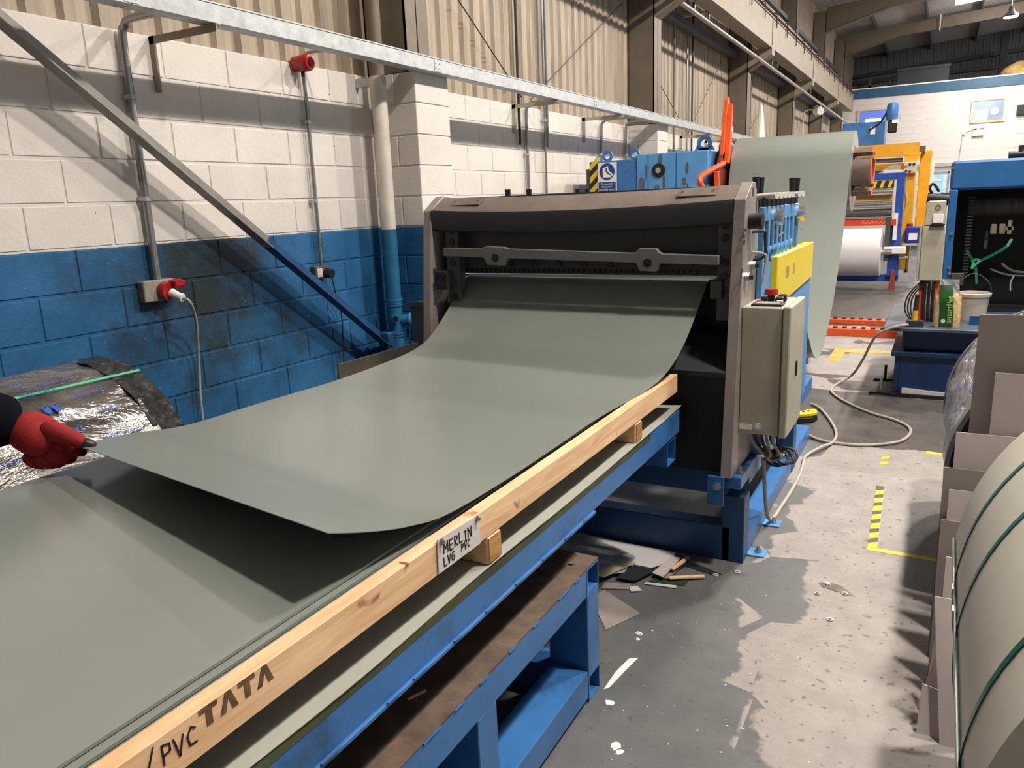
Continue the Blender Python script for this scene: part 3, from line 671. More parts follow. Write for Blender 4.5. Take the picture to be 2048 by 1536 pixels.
B().cyl((PX, PY, 0.88), (PX + 0.07, PY - 0.09, 0.885), 0.027, 14).build('side_outlet', MATS['blue_pipe_paint'], t, smooth=True)
B().cyl((PX + 0.0701, PY - 0.0901, 0.885), (PX + 0.0715, PY - 0.092, 0.885), 0.021, 14).build('outlet_bore', BLACK, t)
B().box(WX, PX + 0.06, PY - 0.02, PY + 0.02, 2.60, 2.66).build('pipe_clip', GALV, t)

# ================================================================== CRANE RUNWAY
t = thing('crane_girder', (-3.12, 20, 4.5), 'long taupe crane runway girder along the columns with a red conductor rail', 'girder')
GX = -3.12
b = B().box(GX - 0.01, GX + 0.0, 7.0, 31.2, 4.44, 4.94); b.box(GX - 0.16, GX + 0.02, 7.0, 31.2, 4.94, 4.96); b.box(GX - 0.26, GX, 7.0, 31.2, 4.42, 4.44)
b.build('beam', TAUPELT, t)
B().box(GX - 0.26, GX - 0.25, 7.0, 31.2, 4.44, 4.94).build('back_web', TAUPE, t)
B().box(GX - 0.13, GX - 0.08, 7.0, 31.2, 4.96, 5.02).build('crane_rail', GALV, t)
B().box(GX - 0.06, GX - 0.02, 7.0, 31.0, 5.06, 5.11).build('conductor_rail', mat('red_conductor', '5f2a26', rough=0.5), t)
hk = None; y = 7.6
while y < 31:
    if hk is None:
        b = B().cyl((GX + 0.03, 0, 4.80), (GX + 0.03, 0, 5.07), 0.01, 6); b.cyl((GX + 0.03, 0, 5.07), (GX - 0.06, 0, 5.07), 0.01, 6)
        hk = b.build('rail_hook', BLACK, t); hk.location = (0, y, 0)
    else: share('rail_hook', hk, t, (0, y, 0))
    y += 1.12
for p in PIERS[1:] + [32.0]:
    if p < 32: B().prism([(-3.56, 4.42), (GX, 4.42), (GX, 4.30), (-3.56, 4.05)], 'y', p + 0.03, p + 0.27).build('corbel', TAUPELT, t)
    B().box(GX - 0.002, GX + 0.012, min(p, 31) - 0.012, min(p, 31) + 0.012, 4.46, 4.92).build('splice_plate', TAUPE, t)
for p in PIERS[1:]:
    B().box(-3.55, -3.25, p + 0.02, p + 0.07, 5.05, 5.11).build('restraint_bracket', WHITE, t)
t = thing('service_pipe', (-3.3, 20, 4.12), 'slim grey service pipe running along under the crane girder', 'pipe')
B().cyl((-3.3, 8.0, 4.27), (-3.3, 31.0, 4.07), 0.035, 12).build('pipe', CONDUIT, t, smooth=True)
for p in PIERS[1:]:
    B().cyl((-3.3, p + 1.0, 4.2), (-3.3, p + 1.0, 4.42), 0.01, 6).build('hanger', CONDUIT, t)
for p in (12.4, 17.9):
    B().tube([(-3.3, p, 4.28), (-3.32, p, 4.38), (-3.5, p + 0.02, 4.38), (WX + 0.1, p + 0.05, 4.36), (WX + 0.08, p + 0.05, 4.25), (WX + 0.08, p + 0.05, 2.0)], 0.016, 6).build('drop_pipe', CONDUIT, t, smooth=True)
t = thing('wall_floodlight', (-3.45, 24.9, 4.0), 'round white floodlight on the wall under the crane girder', 'light')
B().cyl((-3.42, 24.8, 3.98), (-3.3, 24.6, 3.93), 0.14, 16, 0.10).build('head', WHITE, t, smooth=True)
B().tube([(-3.8, 25.0, 3.2), (-3.8, 25.0, 3.95), (-3.45, 24.9, 4.0)], 0.015, 6).build('arm', WHITE, t)
t = tag(B().prism([(17.95, 2.9), (18.5, 2.9), (18.2, 3.55), (18.0, 3.6)], 'x', -3.66, -3.62).build('white_board', WHITE), 'loose white board leaning behind the grey-green coil', 'board')

# ================================================================== GUILLOTINE
GXL, GXR = -2.385, -0.80                                # inner faces of the side plates
t = thing('guillotine', (-1.58, 3.6, 0), 'dark grey sheet guillotine with light side plates on a blue base', 'machine')
side = [(3.335, 0.47), (3.47, 1.695), (3.60, 1.77), (3.66, 1.765), (3.69, 1.73), (3.69, 1.37), (3.93, 1.37), (4.05, 0.9), (4.15, 0.47)]
B().prism(side, 'x', GXR, GXR + 0.05).build('side_plate', PLATE, t, bevel=0.002)
B().prism(side, 'x', GXL - 0.05, GXL).build('side_plate', PLATE, t, bevel=0.002)
# sagging top cover
def hood(u, v):
    x = GXL + u * (GXR - GXL); s = 4 * u * (1 - u)
    prof = [(3.49, 1.59), (3.468, 1.598), (3.462, 1.68), (3.47, 1.697), (3.60, 1.76), (3.66, 1.757)]
    a = prof[round(v * 5)]; k = 0.022 * s if a[0] < 3.55 else 0.012 * s
    return (x, a[0], a[1] - k)
HOODM = mat('dusty_brown_cover', '6b6058', rough=0.55, var=0.1, dirt='4b433d', dirt_at=(0.52, 0.7), dirt_scale=3)
hb = B(); hb.grid(lambda u, v: hood(u, 0.6 + 0.4 * v), 24, 2); hb.build('top_cover', HOODM, t, smooth=True)
hb = B(); hb.grid(lambda u, v: hood(u, 0.6 * v), 24, 3); hb.build('front_lip', DARKM, t, smooth=True)
B().box(GXL, GXR, 3.64, 3.66, 1.352, 1.757).build('rear_cover', GREYM, t)  # cover carried down to block light reaching the sheet from behind
for x in (GXL + 0.18, GXR - 0.18):
    pl = B().prism([(3.515, 1.7155), (3.585, 1.7495), (3.585, 1.7535), (3.515, 1.7195)], 'x', x - 0.09, x + 0.09).build('cover_plate', HOODM, t)
    for dx in (-0.07, 0.07): B().cyl((x + dx, 3.552, 1.735), (x + dx, 3.552, 1.742), 0.008, 8).build('screw', CHROME, pl)
B().box(GXL, GXR, 3.585, 3.63, 1.45, 1.66).build('upper_beam', GREYM, t)
B().box(GXL, GXR, 3.56, 3.63, 1.43, 1.455).build('beam_ledge', DARKM, t)
# guides either side with bolts
for x0, x1, zs in ((-2.325, -2.245, (1.585, 1.53, 1.42, 1.24)), (-0.875, -0.808, (1.585, 1.53, 1.42, 1.36, 1.30))):
    g = B().box(x0, x1, 3.50, 3.56, 1.16, 1.625).build('slide_guide', GREYM, t, bevel=0.003)
    for z in zs: B().cyl(((x0 + x1) / 2, 3.494, z), ((x0 + x1) / 2, 3.51, z), 0.017, 14).build('bolt_head', BLACK, g)
kn = B().box(-2.375, -2.295, 3.46, 3.50, 1.28, 1.38).build('adjuster_block', GREYM, t, bevel=0.005)
for z in (1.35, 1.30): B().cyl((-2.335, 3.44, z), (-2.335, 3.46, z), 0.02, 14).build('adjuster_knob', BLACK, kn)
# the cast cross bar with its two bosses, sloping down to the right
def zc(x): return 1.481 - 0.0305 * (x + 2.308)
pts = []
top, bot = [], []
for x, dt, db in ((-2.308, .022, .022), (-2.08, .022, .022), (-2.06, .03, .024), (-2.04, .036, .06), (-1.94, .034, .06), (-1.92, .026, .022), (-1.25, .022, .022), (-1.235, .028, .024), (-1.222, .045, .06), (-1.14, .045, .06), (-1.127, .028, .024), (-1.11, .022, .022), (-0.856, .021, .021)):
    top.append((x, zc(x) + dt)); bot.append((x, zc(x) - db))
cb = B().prism(top + bot[::-1], 'y', 3.445, 3.475).build('cross_bar', mat('cast_grey', '6d6c6a', rough=0.5, var=0.05), t, bevel=0.003)
for x in (-1.99, -1.181): B().cyl((x, 3.443, zc(x) - 0.022), (x, 3.46, zc(x) - 0.022), 0.021, 18).build('boss_hole', BLACK, cb)
# blade beam, clamp fingers and blade
bb = B().box(GXL, GXR, 3.56, 3.60, 1.385, 1.43).build('blade_beam', DARKM, t)
for i in range(10):
    x = -2.1 + i * 0.138; B().cyl((x, 3.548, 1.408), (x, 3.56, 1.408), 0.014, 10).build('clamp_screw', BLACK, bb)
fb = B()
for i in range(44): fb.box(-2.23 + i * 0.0285, -2.23 + i * 0.0285 + 0.014, 3.575, 3.60, 1.362, 1.387)
fb.build('clamp_finger_row', DARKM, t)
B().box(GXL + 0.07, GXR - 0.03, 3.545, 3.552, 1.3465, 1.358).build('lower_blade', CHROME, t)
B().box(GXL, GXR, 3.70, 3.76, 1.15, 1.322).build('lower_bed', DARKM, t)
B().box(-0.90, -0.845, 3.48, 3.55, 1.26, 1.345).build('side_gauge', GREYM, t, bevel=0.004)
# chute panel at the bottom with sloping top, blackened inside
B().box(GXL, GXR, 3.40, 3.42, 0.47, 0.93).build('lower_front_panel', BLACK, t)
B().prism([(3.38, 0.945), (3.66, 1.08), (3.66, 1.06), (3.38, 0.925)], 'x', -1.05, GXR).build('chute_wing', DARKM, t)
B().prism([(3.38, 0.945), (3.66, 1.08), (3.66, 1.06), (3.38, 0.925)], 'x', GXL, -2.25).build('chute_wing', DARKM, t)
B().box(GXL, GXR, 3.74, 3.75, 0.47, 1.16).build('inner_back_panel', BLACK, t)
# blue base frame
bf = B(); 
B().box(GXL, GXR, 3.47, 3.57, 0.335, 0.465).build('base_rail', BLUEDK, t, bevel=0.004)
B().box(GXL, GXR + 0.02, 3.47, 3.57, 0.0, 0.175).build('base_rail', BLUEDK, t, bevel=0.004)
for x0, x1 in ((GXR - 0.02, GXR + 0.085), (GXL - 0.1, GXL)):
    for y0 in (3.47, 4.85):
        B().box(x0, x1, y0, y0 + 0.11, 0.0, 0.335 if y0 < 4 else 0.45).build('base_leg', BLUEDK, t, bevel=0.004)
    B().box(x0 + 0.005, x1 - 0.005, 3.58, 5.6, 0.36, 0.46).build('base_rail', BLUE, t, bevel=0.004)
    B().box(x0 + 0.005, x1 - 0.005, 3.58, 5.6, 0.005, 0.10).build('base_rail', BLUE, t, bevel=0.004)
    B().box(x0, x1, 3.38, 3.58, 0.405, 0.465).build('mounting_pad', BLUE, t, bevel=0.004)
bk = B().box(GXR - 0.055, GXR + 0.02, 3.325, 3.335, 0.335, 0.475).build('corner_bracket', BLUE, t, bevel=0.002)
B().cyl((GXR - 0.01, 3.315, 0.43), (GXR - 0.01, 3.325, 0.43), 0.02, 6).build('bolt_head', CHROME, bk)
B().cyl((GXR - 0.01, 3.29, 0.43), (GXR - 0.01, 3.315, 0.43), 0.009, 8).build('bolt_shank', CHROME, bk)
for y_ in (3.43,):
    B().cyl((GXR + 0.07, y_, 0.465), (GXR + 0.07, y_, 0.50), 0.009, 8).build('stud', CHROME, t)
    B().cyl((GXR + 0.07, y_, 0.465), (GXR + 0.07, y_, 0.478), 0.018, 6).build('stud_nut', CHROME, t)
for y_ in (3.61, 4.0):
    fp = B().box(GXR + 0.08, GXR + 0.165, y_ - 0.045, y_ + 0.045, 0, 0.008).build('foot_plate', BLUELT, t, bevel=0.002)
    B().cyl((GXR + 0.128, y_, 0.008), (GXR + 0.128, y_, 0.035), 0.009, 8).build('anchor_bolt', CHROME, fp)
    B().cyl((GXR + 0.128, y_, 0.008), (GXR + 0.128, y_, 0.02), 0.018, 6).build('anchor_nut', CHROME, fp)
# things on the right side plate
SX = GXR + 0.05
B().cyl((SX, 3.55, 1.60), (SX + 0.06, 3.55, 1.60), 0.035, 16).build('rubber_stop', BLACK, t, smooth=True)
B().cyl((SX - 0.001, 3.61, 1.725), (SX + 0.001, 3.61, 1.725), 0.02, 16).build('lifting_hole', BLACK, t)
for y_, z_ in ((3.50, 1.36), (3.62, 1.40)):
    B().cyl((SX, y_, z_), (SX + 0.02, y_, z_), 0.02, 6).build('hex_bolt', CHROME, t)
    B().cyl((SX + 0.02, y_, z_), (SX + 0.035, y_, z_), 0.011, 8).build('bolt_shank', BLACK, t)
B().tube([(SX, 3.62, 1.55), (SX + 0.05, 3.64, 1.55), (SX + 0.05, 3.65, 1.53), (SX + 0.05, 3.66, 1.44), (SX, 3.66, 1.42)], 0.007, 8, 3).build('grab_handle', BLACK, t, smooth=True)
for row, (y0, z0, tx) in enumerate(((3.445, 1.555, 'X=0'), (3.435, 1.53, '0=1'), (3.43, 1.505, 'M=2'), (3.415, 1.385, 'XI'), (3.41, 1.36, 'II'), (3.405, 1.335, 'X='))):
    letters(B(), tx, (SX, y0, z0), (0, 1, 0), (0, 0, 1), 0.018, 0.003, 0.25, 0.1).build('marker_pen_note', INK, t)
# control box on the side plate
cb = B().box(SX, -0.575, 3.45, 3.82, 0.655, 1.235).build('control_box', BEIGE, t, bevel=0.006)
B().box(-0.573, -0.540, 3.44, 3.83, 0.650, 1.240).build('door', BEIGE, cb, bevel=0.006)
B().box(-0.541, -0.533, 3.62, 3.64, 0.90, 0.97).build('door_latch', BLACK, cb, bevel=0.003)
B().box(-0.575, -0.572, 3.45, 3.82, 0.66, 1.23).build('door_seal', BLACK, cb)
B().box(-0.715, -0.585, 3.47, 3.56, 1.235, 1.245).build('keypad', BLACK, cb, bevel=0.002)
B().box(-0.70, -0.60, 3.48, 3.55, 1.245, 1.247).build('keypad_face', mat('keypad_silver', '8c8a84', rough=0.4, var=0.2, scale=30), cb)
B().cyl((-0.665, 3.66, 1.235), (-0.665, 3.66, 1.265), 0.016, 12).build('stop_stem', BLACK, cb)
B().cyl((-0.665, 3.66, 1.265), (-0.665, 3.66, 1.29), 0.032, 18, 0.028).build('emergency_stop', RED, cb, smooth=True)
B().box(-0.70, -0.675, 3.60, 3.63, 1.235, 1.262).build('switch', BLACK, cb, bevel=0.004)
B().cyl((-0.70, 3.585, 1.235), (-0.70, 3.585, 1.246), 0.014, 12).build('red_button', RED, cb)
B().box(-0.635, -0.60, 3.585, 3.62, 1.235, 1.262).build('switch', BLACK, cb, bevel=0.004)
B().box(-0.63, -0.595, 3.63, 3.67, 1.235, 1.268).build('switch', BLACK, cb, bevel=0.004)
B().cyl((-0.61, 3.565, 1.235), (-0.61, 3.565, 1.25), 0.014, 12).build('white_button', WHITE, cb)
B().box(SX + 0.005, SX + 0.062, 3.449, 3.4502, 0.675, 0.70).build('label_plate', WHITE, cb)
B().cyl((SX + 0.085, 3.4495, 0.692), (SX + 0.085, 3.446, 0.692), 0.018, 18).build('blue_round_sticker', mat('pale_blue_sticker', '9fb9bd', rough=0.5), cb)
B().cyl((SX + 0.085, 3.446, 0.692), (SX + 0.085, 3.445, 0.692), 0.010, 18).build('sticker_centre', WHITE, cb)
B().tube([(-0.70, 3.63, 1.31), (-0.69, 3.645, 1.42), (-0.70, 3.64, 1.45), (SX, 3.62, 1.46)], 0.006, 8).build('button_cable', CABLEM, cb, smooth=True)
for i in range(8):
    x = SX + 0.04 + 0.016 * i; yb = 3.52 + 0.015 * (i % 3); dx = random.uniform(-.02, .03)
    pts = [(x, yb, 0.655), (x + 0.01, yb, 0.60), (x + 0.04 + dx, yb + 0.02, 0.53), (x * 0.3 + (-0.62) * 0.7 + dx, yb + 0.05, 0.50), (-0.60 + dx, 3.62, 0.52), (-0.66 + dx, 3.72, 0.50), (-0.72, 3.80, 0.47)]
    B().tube(pts, 0.007, 7).build('hanging_cable', DKCABLE if i % 2 else CABLEM, cb, smooth=True)
for i in range(3):
    B().tube([(-0.60 + 0.02 * i + 0.05 * math.cos(a), 3.60 + 0.05 * math.sin(a) * 0.6, 0.505 + 0.03 * math.sin(a) + 0.008 * i) for a in [q * math.pi / 4 for q in range(9)]], 0.006, 7).build('cable_coil', DKCABLE, cb, smooth=True)
# steel guard plate left of the sheet stack
tag(B().prism([(2.74, 0.905), (3.395, 0.92), (3.395, 1.0), (2.74, 1.005)], 'x', -2.478, -2.470).build('guard_plate', mat('bare_guard_steel', '57524d', rough=0.45, metal=0.4), None, bevel=0.001), 'flat bare steel guide plate standing along the left of the sheet stack', 'plate')
# grey bin behind the left side plate
t = thing('dust_bin', (-2.68, 4.02, 0), 'grey open topped bin between the drain pipe and the guillotine', 'bin')
b = B(); v = []
for z, e, i in ((0, 0.0, 0), (1.14, 0.03, 0)): v += [(-2.83 - e, 3.9 - e, z), (-2.5 + e, 3.9 - e, z), (-2.5 + e, 4.2 + e, z), (-2.83 - e, 4.2 + e, z)]
b.add(v, [(0, 1, 2, 3), (0, 4, 5, 1), (1, 5, 6, 2), (2, 6, 7, 3), (3, 7, 4, 0)]); b.build('bin_body', mat('bin_grey', '4f5255', rough=0.5), t)
B().box(-2.872, -2.458, 3.858, 3.87, 1.12, 1.15).build('bin_rim', MATS['bin_grey'], t); B().box(-2.51, -2.50, 3.868, 3.872, 0.80, 0.86).build('red_sticker', RED, t)

# ================================================================== ROLLER LEVELLER behind the guillotine
t = thing('roller_leveller', (-1.58, 4.6, 0), 'light blue roller leveller with a row of screw handles and yellow guard', 'machine')
for x0 in (-0.745, -2.43):
    b = B(); b.box(x0, x0 + 0.025, 3.72, 4.70, 1.20, 1.40)                                     # slotted side frame
    b.box(x0, x0 + 0.025, 3.72, 4.70, 1.59, 1.655)
    for y_ in (3.72, 3.84, 3.95, 4.06, 4.17, 4.28, 4.39, 4.52, 4.66):
        b.box(x0, x0 + 0.025, y_, y_ + 0.038, 1.40, 1.59)
    b.build('side_frame', BLUELT, t, bevel=0.002)
    for y_ in (3.80, 3.91, 4.02, 4.13, 4.24, 4.35, 4.485): B().ring((y_ , 1.435), 'x', 0.022, 0.035, x0 - 0.004, x0 + 0.03, 16).build('slot_ring', BLUELT, t)
    B().box(x0 - 0.02, x0 + 0.045, 3.75, 5.12, 0.46, 1.2).build('lower_side', BLUELT, t, bevel=0.004)
    for i, y_ in enumerate((3.80, 3.91, 4.02, 4.13, 4.24, 4.44, 4.56)):
        s = B().cyl((x0 + 0.012, y_, 1.42), (x0 + 0.012, y_, 1.70), 0.013, 10); s.cyl((x0 + 0.012, y_, 1.66), (x0 + 0.012, y_, 1.69), 0.024, 8)
        sc = s.build('adjusting_screw', DKCABLE, t, smooth=True)
        B().cyl((x0 - 0.04, y_ + 0.03, 1.70), (x0 + 0.07, y_ - 0.03, 1.705), 0.015, 10).build('tee_handle', RAG, sc, smooth=True)
    for y_ in (4.0, 4.68):
        B().cyl((x0 + 0.02, y_, 1.60), (x0 + 0.06, y_, 1.60), 0.04, 18).build('hand_dial', CHROME, t); B().cyl((x0 + 0.06, y_ - 0.10, 1.515), (x0 + 0.06, y_ + 0.03, 1.525), 0.004, 6).build('dial_pointer', CHROME, t)
for x_, y_ in ((-0.86, 4.2), (-0.86, 4.325), (-0.80, 4.93), (-0.80, 5.10), (-2.33, 4.22), (-2.33, 4.50), (-2.33, 5.26), (-2.33, 5.44)):
    s = B().cyl((x_, y_, 1.60), (x_, y_, 1.69), 0.01, 8).build('lever_stem', DKCABLE, t); B().cyl((x_, y_, 1.69), (x_, y_, 1.80), 0.013, 10, 0.019).build('grip', BLACK, s, smooth=True)
B().box(-2.40, -2.30, 5.0, 5.6, 0.46, 1.62).build('entry_frame', BLUELT, t)
for i in range(9):
    y_ = 3.85 + i * 0.11; B().cyl((-2.38, y_, 1.375 if i % 2 else 1.305), (-0.76, y_, 1.375 if i % 2 else 1.305), 0.025 if i % 2 else 0.025, 12).build('roller', CHROME, t, smooth=True)
B().box(-2.40, -0.74, 5.2, 5.26, 1.15, 1.28).build('entry_table', BLUELT, t)
yg = B().prism([(3.94, 1.165), (3.94, 1.415), (5.12, 1.415), (5.12, 1.20)], 'x', -0.785 + 0.04, -0.69).build('yellow_guard', YELLOW, t, bevel=0.004)
for y_, n_ in ((4.18, 4), (4.40, 2)):
    vb = B()
    for q in range(n_): vb.box(-0.6915, -0.689, y_ + 0.025 * q, y_ + 0.012 + 0.025 * q, 1.285, 1.345)
    vb.build('vent_marks', mat('grey_marks', '8b8a60', rough=0.5), yg)

# ================================================================== STEEL TABLE, PALLET AND SHEETS
XE = -0.98
t = thing('steel_table', (-1.7, 2.0, 0), 'long blue steel table carrying the pallet of sheets', 'table')
for x0 in (XE - 0.06, -2.46):
    rl = B().box(x0, x0 + 0.06, -1.0, 3.30, 0.676, 0.783).build('rail', BLUE, t, bevel=0.003)
B().box(XE - 0.001, XE + 0.0015, -1.0, 2.9, 0.760, 0.783).build('shaded_olive_strip', OLIVE, t)  # olive band with the shadow under the sheet edge put into its colour
B().box(XE - 0.07, XE + 0.008, -1.0, 2.30, 0.666, 0.678).build('welded_lip', BLUE, t, bevel=0.002)
for i in range(13):
    y_ = 0.3 + 0.16 * i + random.uniform(-.04, .04); B().bar((XE + 0.009, y_, 0.679), (XE + 0.009, y_ + random.uniform(.03, .07), 0.679), 0.005, 0.004).build('weld_bead', BLUE, t)
for y_ in (3.14, 1.6, 0.1):
    B().sqtube_x(-2.45, XE - 0.005 if y_ > 3 else XE - 0.45, y_, y_ + 0.12, 0.555, 0.668).build('cross_tube', BLUE, t)
B().box(-2.40, XE - 0.06, -1.0, 3.28, 0.76, 0.783).build('deck', BLUEDK, t)
for y_ in (0.16, 1.66):
    for x_ in (-1.35, -2.2): B().box(x_ - 0.05, x_ + 0.05, y_ - 0.05, y_ + 0.05, 0.511, 0.556).build('support_block', BLUEDK, t)
# loose sheet lying on the table, one corner curled
def loose(u, v):
    x = -2.2 + u * (XE + 0.004 + 2.2); y = -0.9 + v * 4.22
    wav = 0.004 * math.sin(v * 23) * max(0, u - 0.85) / 0.15
    return (x + 0.002 * math.sin(v * 31) * (u > .9), y, 0.786 + 0.002 + wav + 0.012 * max(0, (u - .9) * 10) * max(0, (v - .94) / .06))
tag(B().grid(loose, 16, 60, (0, 0, 0.0015)).build('metal_sheet', mat('pale_green_grey_sheet', 'a3a49a', rough=0.42, var=0.03), None, smooth=True), 'pale grey-green sheet lying flat on the table under the pallet', 'sheet')
# pallet
t = thing('timber_pallet', (-1.7, 1.8, 0.79), 'pine pallet with a long stamped side rail holding the sheet stack', 'pallet')
B().box(XE - 0.038, XE, -0.9, 3.263, 0.872, 0.953).build('side_rail', WOOD, t, bevel=0.002)
B().box(-2.46, -2.42, -0.9, 3.263, 0.872, 0.92).build('side_rail', WOOD, t, bevel=0.002)
for y_ in (0.05, 1.627, 2.757):
    o = B().box(-2.42, XE + 0.001, y_ - 0.036, y_ + 0.036, 0.7905, 0.872).build('bearer', WOOD, t, bevel=0.006)
    B().box(XE + 0.0012, XE + 0.0022, y_ - 0.031, y_ + 0.031, 0.797, 0.866).build('end_grain', ENDGRAIN, o)
for i in range(5):
    B().box(-2.40 + i * 0.28, -2.40 + i * 0.28 + 0.14, -0.9, 3.25, 0.8725, 0.893).build('deck_board', WOOD, t)
st = B()
def stencil(b, ch, y, h, wd):
    z0 = 0.915
    if ch == 'T': b.prism([(y, z0 + h), (y + wd, z0 + h), (y + wd, z0 + h * .74), (y + wd * .68, z0 + h * .74), (y + wd * .68, z0), (y + wd * .34, z0), (y + wd * .34, z0 + h * .74), (y, z0 + h * .74)], 'x', XE, XE + 0.0008)
    else: b.prism([(y, z0), (y + wd * .36, z0 + h), (y + wd * .66, z0 + h), (y + wd, z0), (y + wd * .68, z0), (y + wd * .5, z0 + h * .66), (y + wd * .3, z0)], 'x', XE, XE + 0.0008)
yy = 0.690
for ch, wd in (('T', .036), ('A', .038), ('T', .036), ('A', .038)): stencil(st, ch, yy, 0.036, wd); yy += wd + 0.003
st.build('stencilled_lettering', STENCIL, t)
pv = letters(B(), '/', (XE, 0.588, 0.908), (0, 1, 0), (0, 0, 1), 0.036, 0.003)
letters(pv, 'PVC', (XE, 0.620, 0.905), (0, 1, -0.1), (0, 0, 1), 0.033, 0.003, 0.22, 0.08, 0.8); pv.build('handwritten_lettering', INK, t)
# name card screwed to the rail
t = thing('name_card', (XE, 1.43, 0.92), 'white card handwritten MERLIN LVG PVC screwed to the pallet rail', 'card')
B().prism([(1.364, 0.961), (1.550, 0.953), (1.552, 0.874), (1.361, 0.876)], 'x', XE + 0.001, XE + 0.004).build('card', mat('white_card', 'cfc8c4', rough=0.4, var=0.02), t)
lt = B(); letters(lt, 'MERLIN', (XE + 0.004, 1.386, 0.918), (0, 1, -0.06), (0, 0, 1), 0.026, 0.0028, 0.30, 0.10, 0.85); lt.build('handwriting', INK, t)
lt = B(); letters(lt, 'LVG', (XE + 0.004, 1.384, 0.886), (0, 1, -0.06), (0, 0, 1), 0.022, 0.0026, 0.27, 0.1, 0.8); lt.build('handwriting', INK, t)
lt = B(); letters(lt, 'PVC', (XE + 0.004, 1.462, 0.890), (0, 1, -0.04), (0, 0, 1), 0.019, 0.0024, 0.3, 0.1, 0.8); lt.build('handwriting', INK, t)
for y_, z_ in ((1.378, 0.952), (1.538, 0.946)):
    s = B().cyl((XE + 0.004, y_, z_), (XE + 0.007, y_, z_), 0.008, 14).build('washer', CHROME, t); B().cyl((XE + 0.007, y_, z_), (XE + 0.014, y_, z_), 0.0045, 6).build('screw_head', CHROME, s)
# sheet stack
for i in range(7):
    z = 0.9475 - i * 0.0085
    dx = (0, -0.004, 0.003, -0.002, 0.004, 0, 0)[i]
    o = B().box(-2.395 + dx, XE - 0.041 - (0.046, 0.028, 0.020, 0.006, 0.004, 0.003, 0.003)[i], -0.8 + dx, 3.22 - 0.01 * i, z - 0.0062, z).build('metal_sheet', SHEET, None)
    tag(o, 'topmost flat grey-green sheet of the stack on the pallet' if i == 0 else 'grey-green sheet within the stack below the topmost one', 'sheet', 'sheets in the pallet stack')
# the sheet just cut, running out of the blade and lifted at its near end
RE = [(-0.945, 3.74, 1.335), (-0.95, 3.653, 1.328), (-0.959, 3.52, 1.222), (-0.971, 3.343, 1.085), (-0.984, 3.166, 1.0), (-0.999, 2.947, 0.962), (-1.031, 2.488, 0.956), (-1.031, 2.126, 0.955), (-1.031, 1.80, 0.956), (-1.031, 1.50, 0.968), (-1.030, 1.334, 1.0), (-1.030, 1.195, 1.043), (-1.030, 1.067, 1.092)]
LE = [(-2.285, 3.74, 1.345), (-2.29, 3.648, 1.335), (-2.301, 3.472, 1.191), (-2.309, 3.329, 1.083), (-2.316, 3.218, 1.028), (-2.327, 3.035, 0.995), (-2.352, 2.613, 0.970), (-2.372, 2.158, 0.970), (-2.389, 1.875, 0.966), (-2.385, 1.729, 0.978), (-2.36, 1.60, 1.005), (-2.34, 1.48, 1.022), (-2.33, 1.356, 1.035)]
def spl(P, t):
    n = len(P) - 1; f = t * n; i = min(int(f), n - 1); f -= i
    a, b_, c, d = (Vector(P[max(i - 1, 0)]), Vector(P[i]), Vector(P[i + 1]), Vector(P[min(i + 2, n)]))
    return 0.5 * (2 * b_ + (c - a) * f + (2 * a - 5 * b_ + 4 * c - d) * f * f + (3 * b_ - a - 3 * c + d) * f ** 3)
ls = B().grid(lambda u, v: spl(LE, v).lerp(spl(RE, v), u), 28, 90, (0, 0, 0.0018)).build('metal_sheet', SHEET, None, smooth=True)
tag(ls, 'grey-green sheet sliding out of the guillotine, its near corner lifted by the gloved hand', 'sheet')

# ================================================================== BENCH IN FRONT OF THE TABLE
BX = -0.963
t = thing('steel_bench', (-1.2, 1.2, 0), 'low blue steel bench frame with rusty brown top under the table', 'bench')
B().box(-1.62, BX, -0.6, 2.29, 0.505, 0.511).build('top_plate', RUST, t)
B().sqtube_y(BX - 0.1, BX, -0.6, 2.185, 0.41, 0.505).build('top_beam', BLUE, t)
B().sqtube_x(-1.62, BX, 2.19, 2.29, 0.41, 0.505).build('end_tube', BLUE, t)
B().box(BX - 0.15, BX, 2.19, 2.29, 0.10, 0.41).build('leg', BLUE, t, bevel=0.003)
B().box(BX - 0.13, BX, 1.47, 1.57, 0.0, 0.41).build('leg', BLUE, t, bevel=0.003)
B().box(BX - 0.13, BX, 0.3, 0.4, 0.0, 0.41).build('leg', BLUE, t, bevel=0.003)
B().box(-1.62, -1.5, 2.19, 2.29, 0.10, 0.41).build('leg', BLUE, t, bevel=0.003)
B().sqtube_x(-1.62, BX, 2.19, 2.29, 0.0, 0.10).build('end_tube', BLUE, t)
B().box(BX - 0.14, BX, 1.57, 2.185, 0.02, 0.125).build('foot_rail', BLUE, t, bevel=0.003)
B().box(BX - 0.12, BX, -0.3, 1.47, 0.02, 0.12).build('foot_rail', BLUE, t, bevel=0.004)
for i in range(14):
    y_ = 0.2 + i * 0.145 + random.uniform(-.03, .03); B().bar((BX + 0.001, y_, 0.507), (BX + 0.001, y_ + random.uniform(.03, .08), 0.507), 0.005, 0.004).build('weld_bead', BLUE, t)
sc_ = B().cyl((BX - 0.06, 2.2, 0.511), (BX - 0.06, 2.2, 0.517), 0.010, 10).build('washer', RUST, t)
tag(B().bar((-1.09, 1.35, 0.514), (-1.07, 1.40, 0.514), 0.006, 0.004).build('wood_splinter', WOOD), 'short pale wood splinter lying on the rusty bench top', 'splinter')

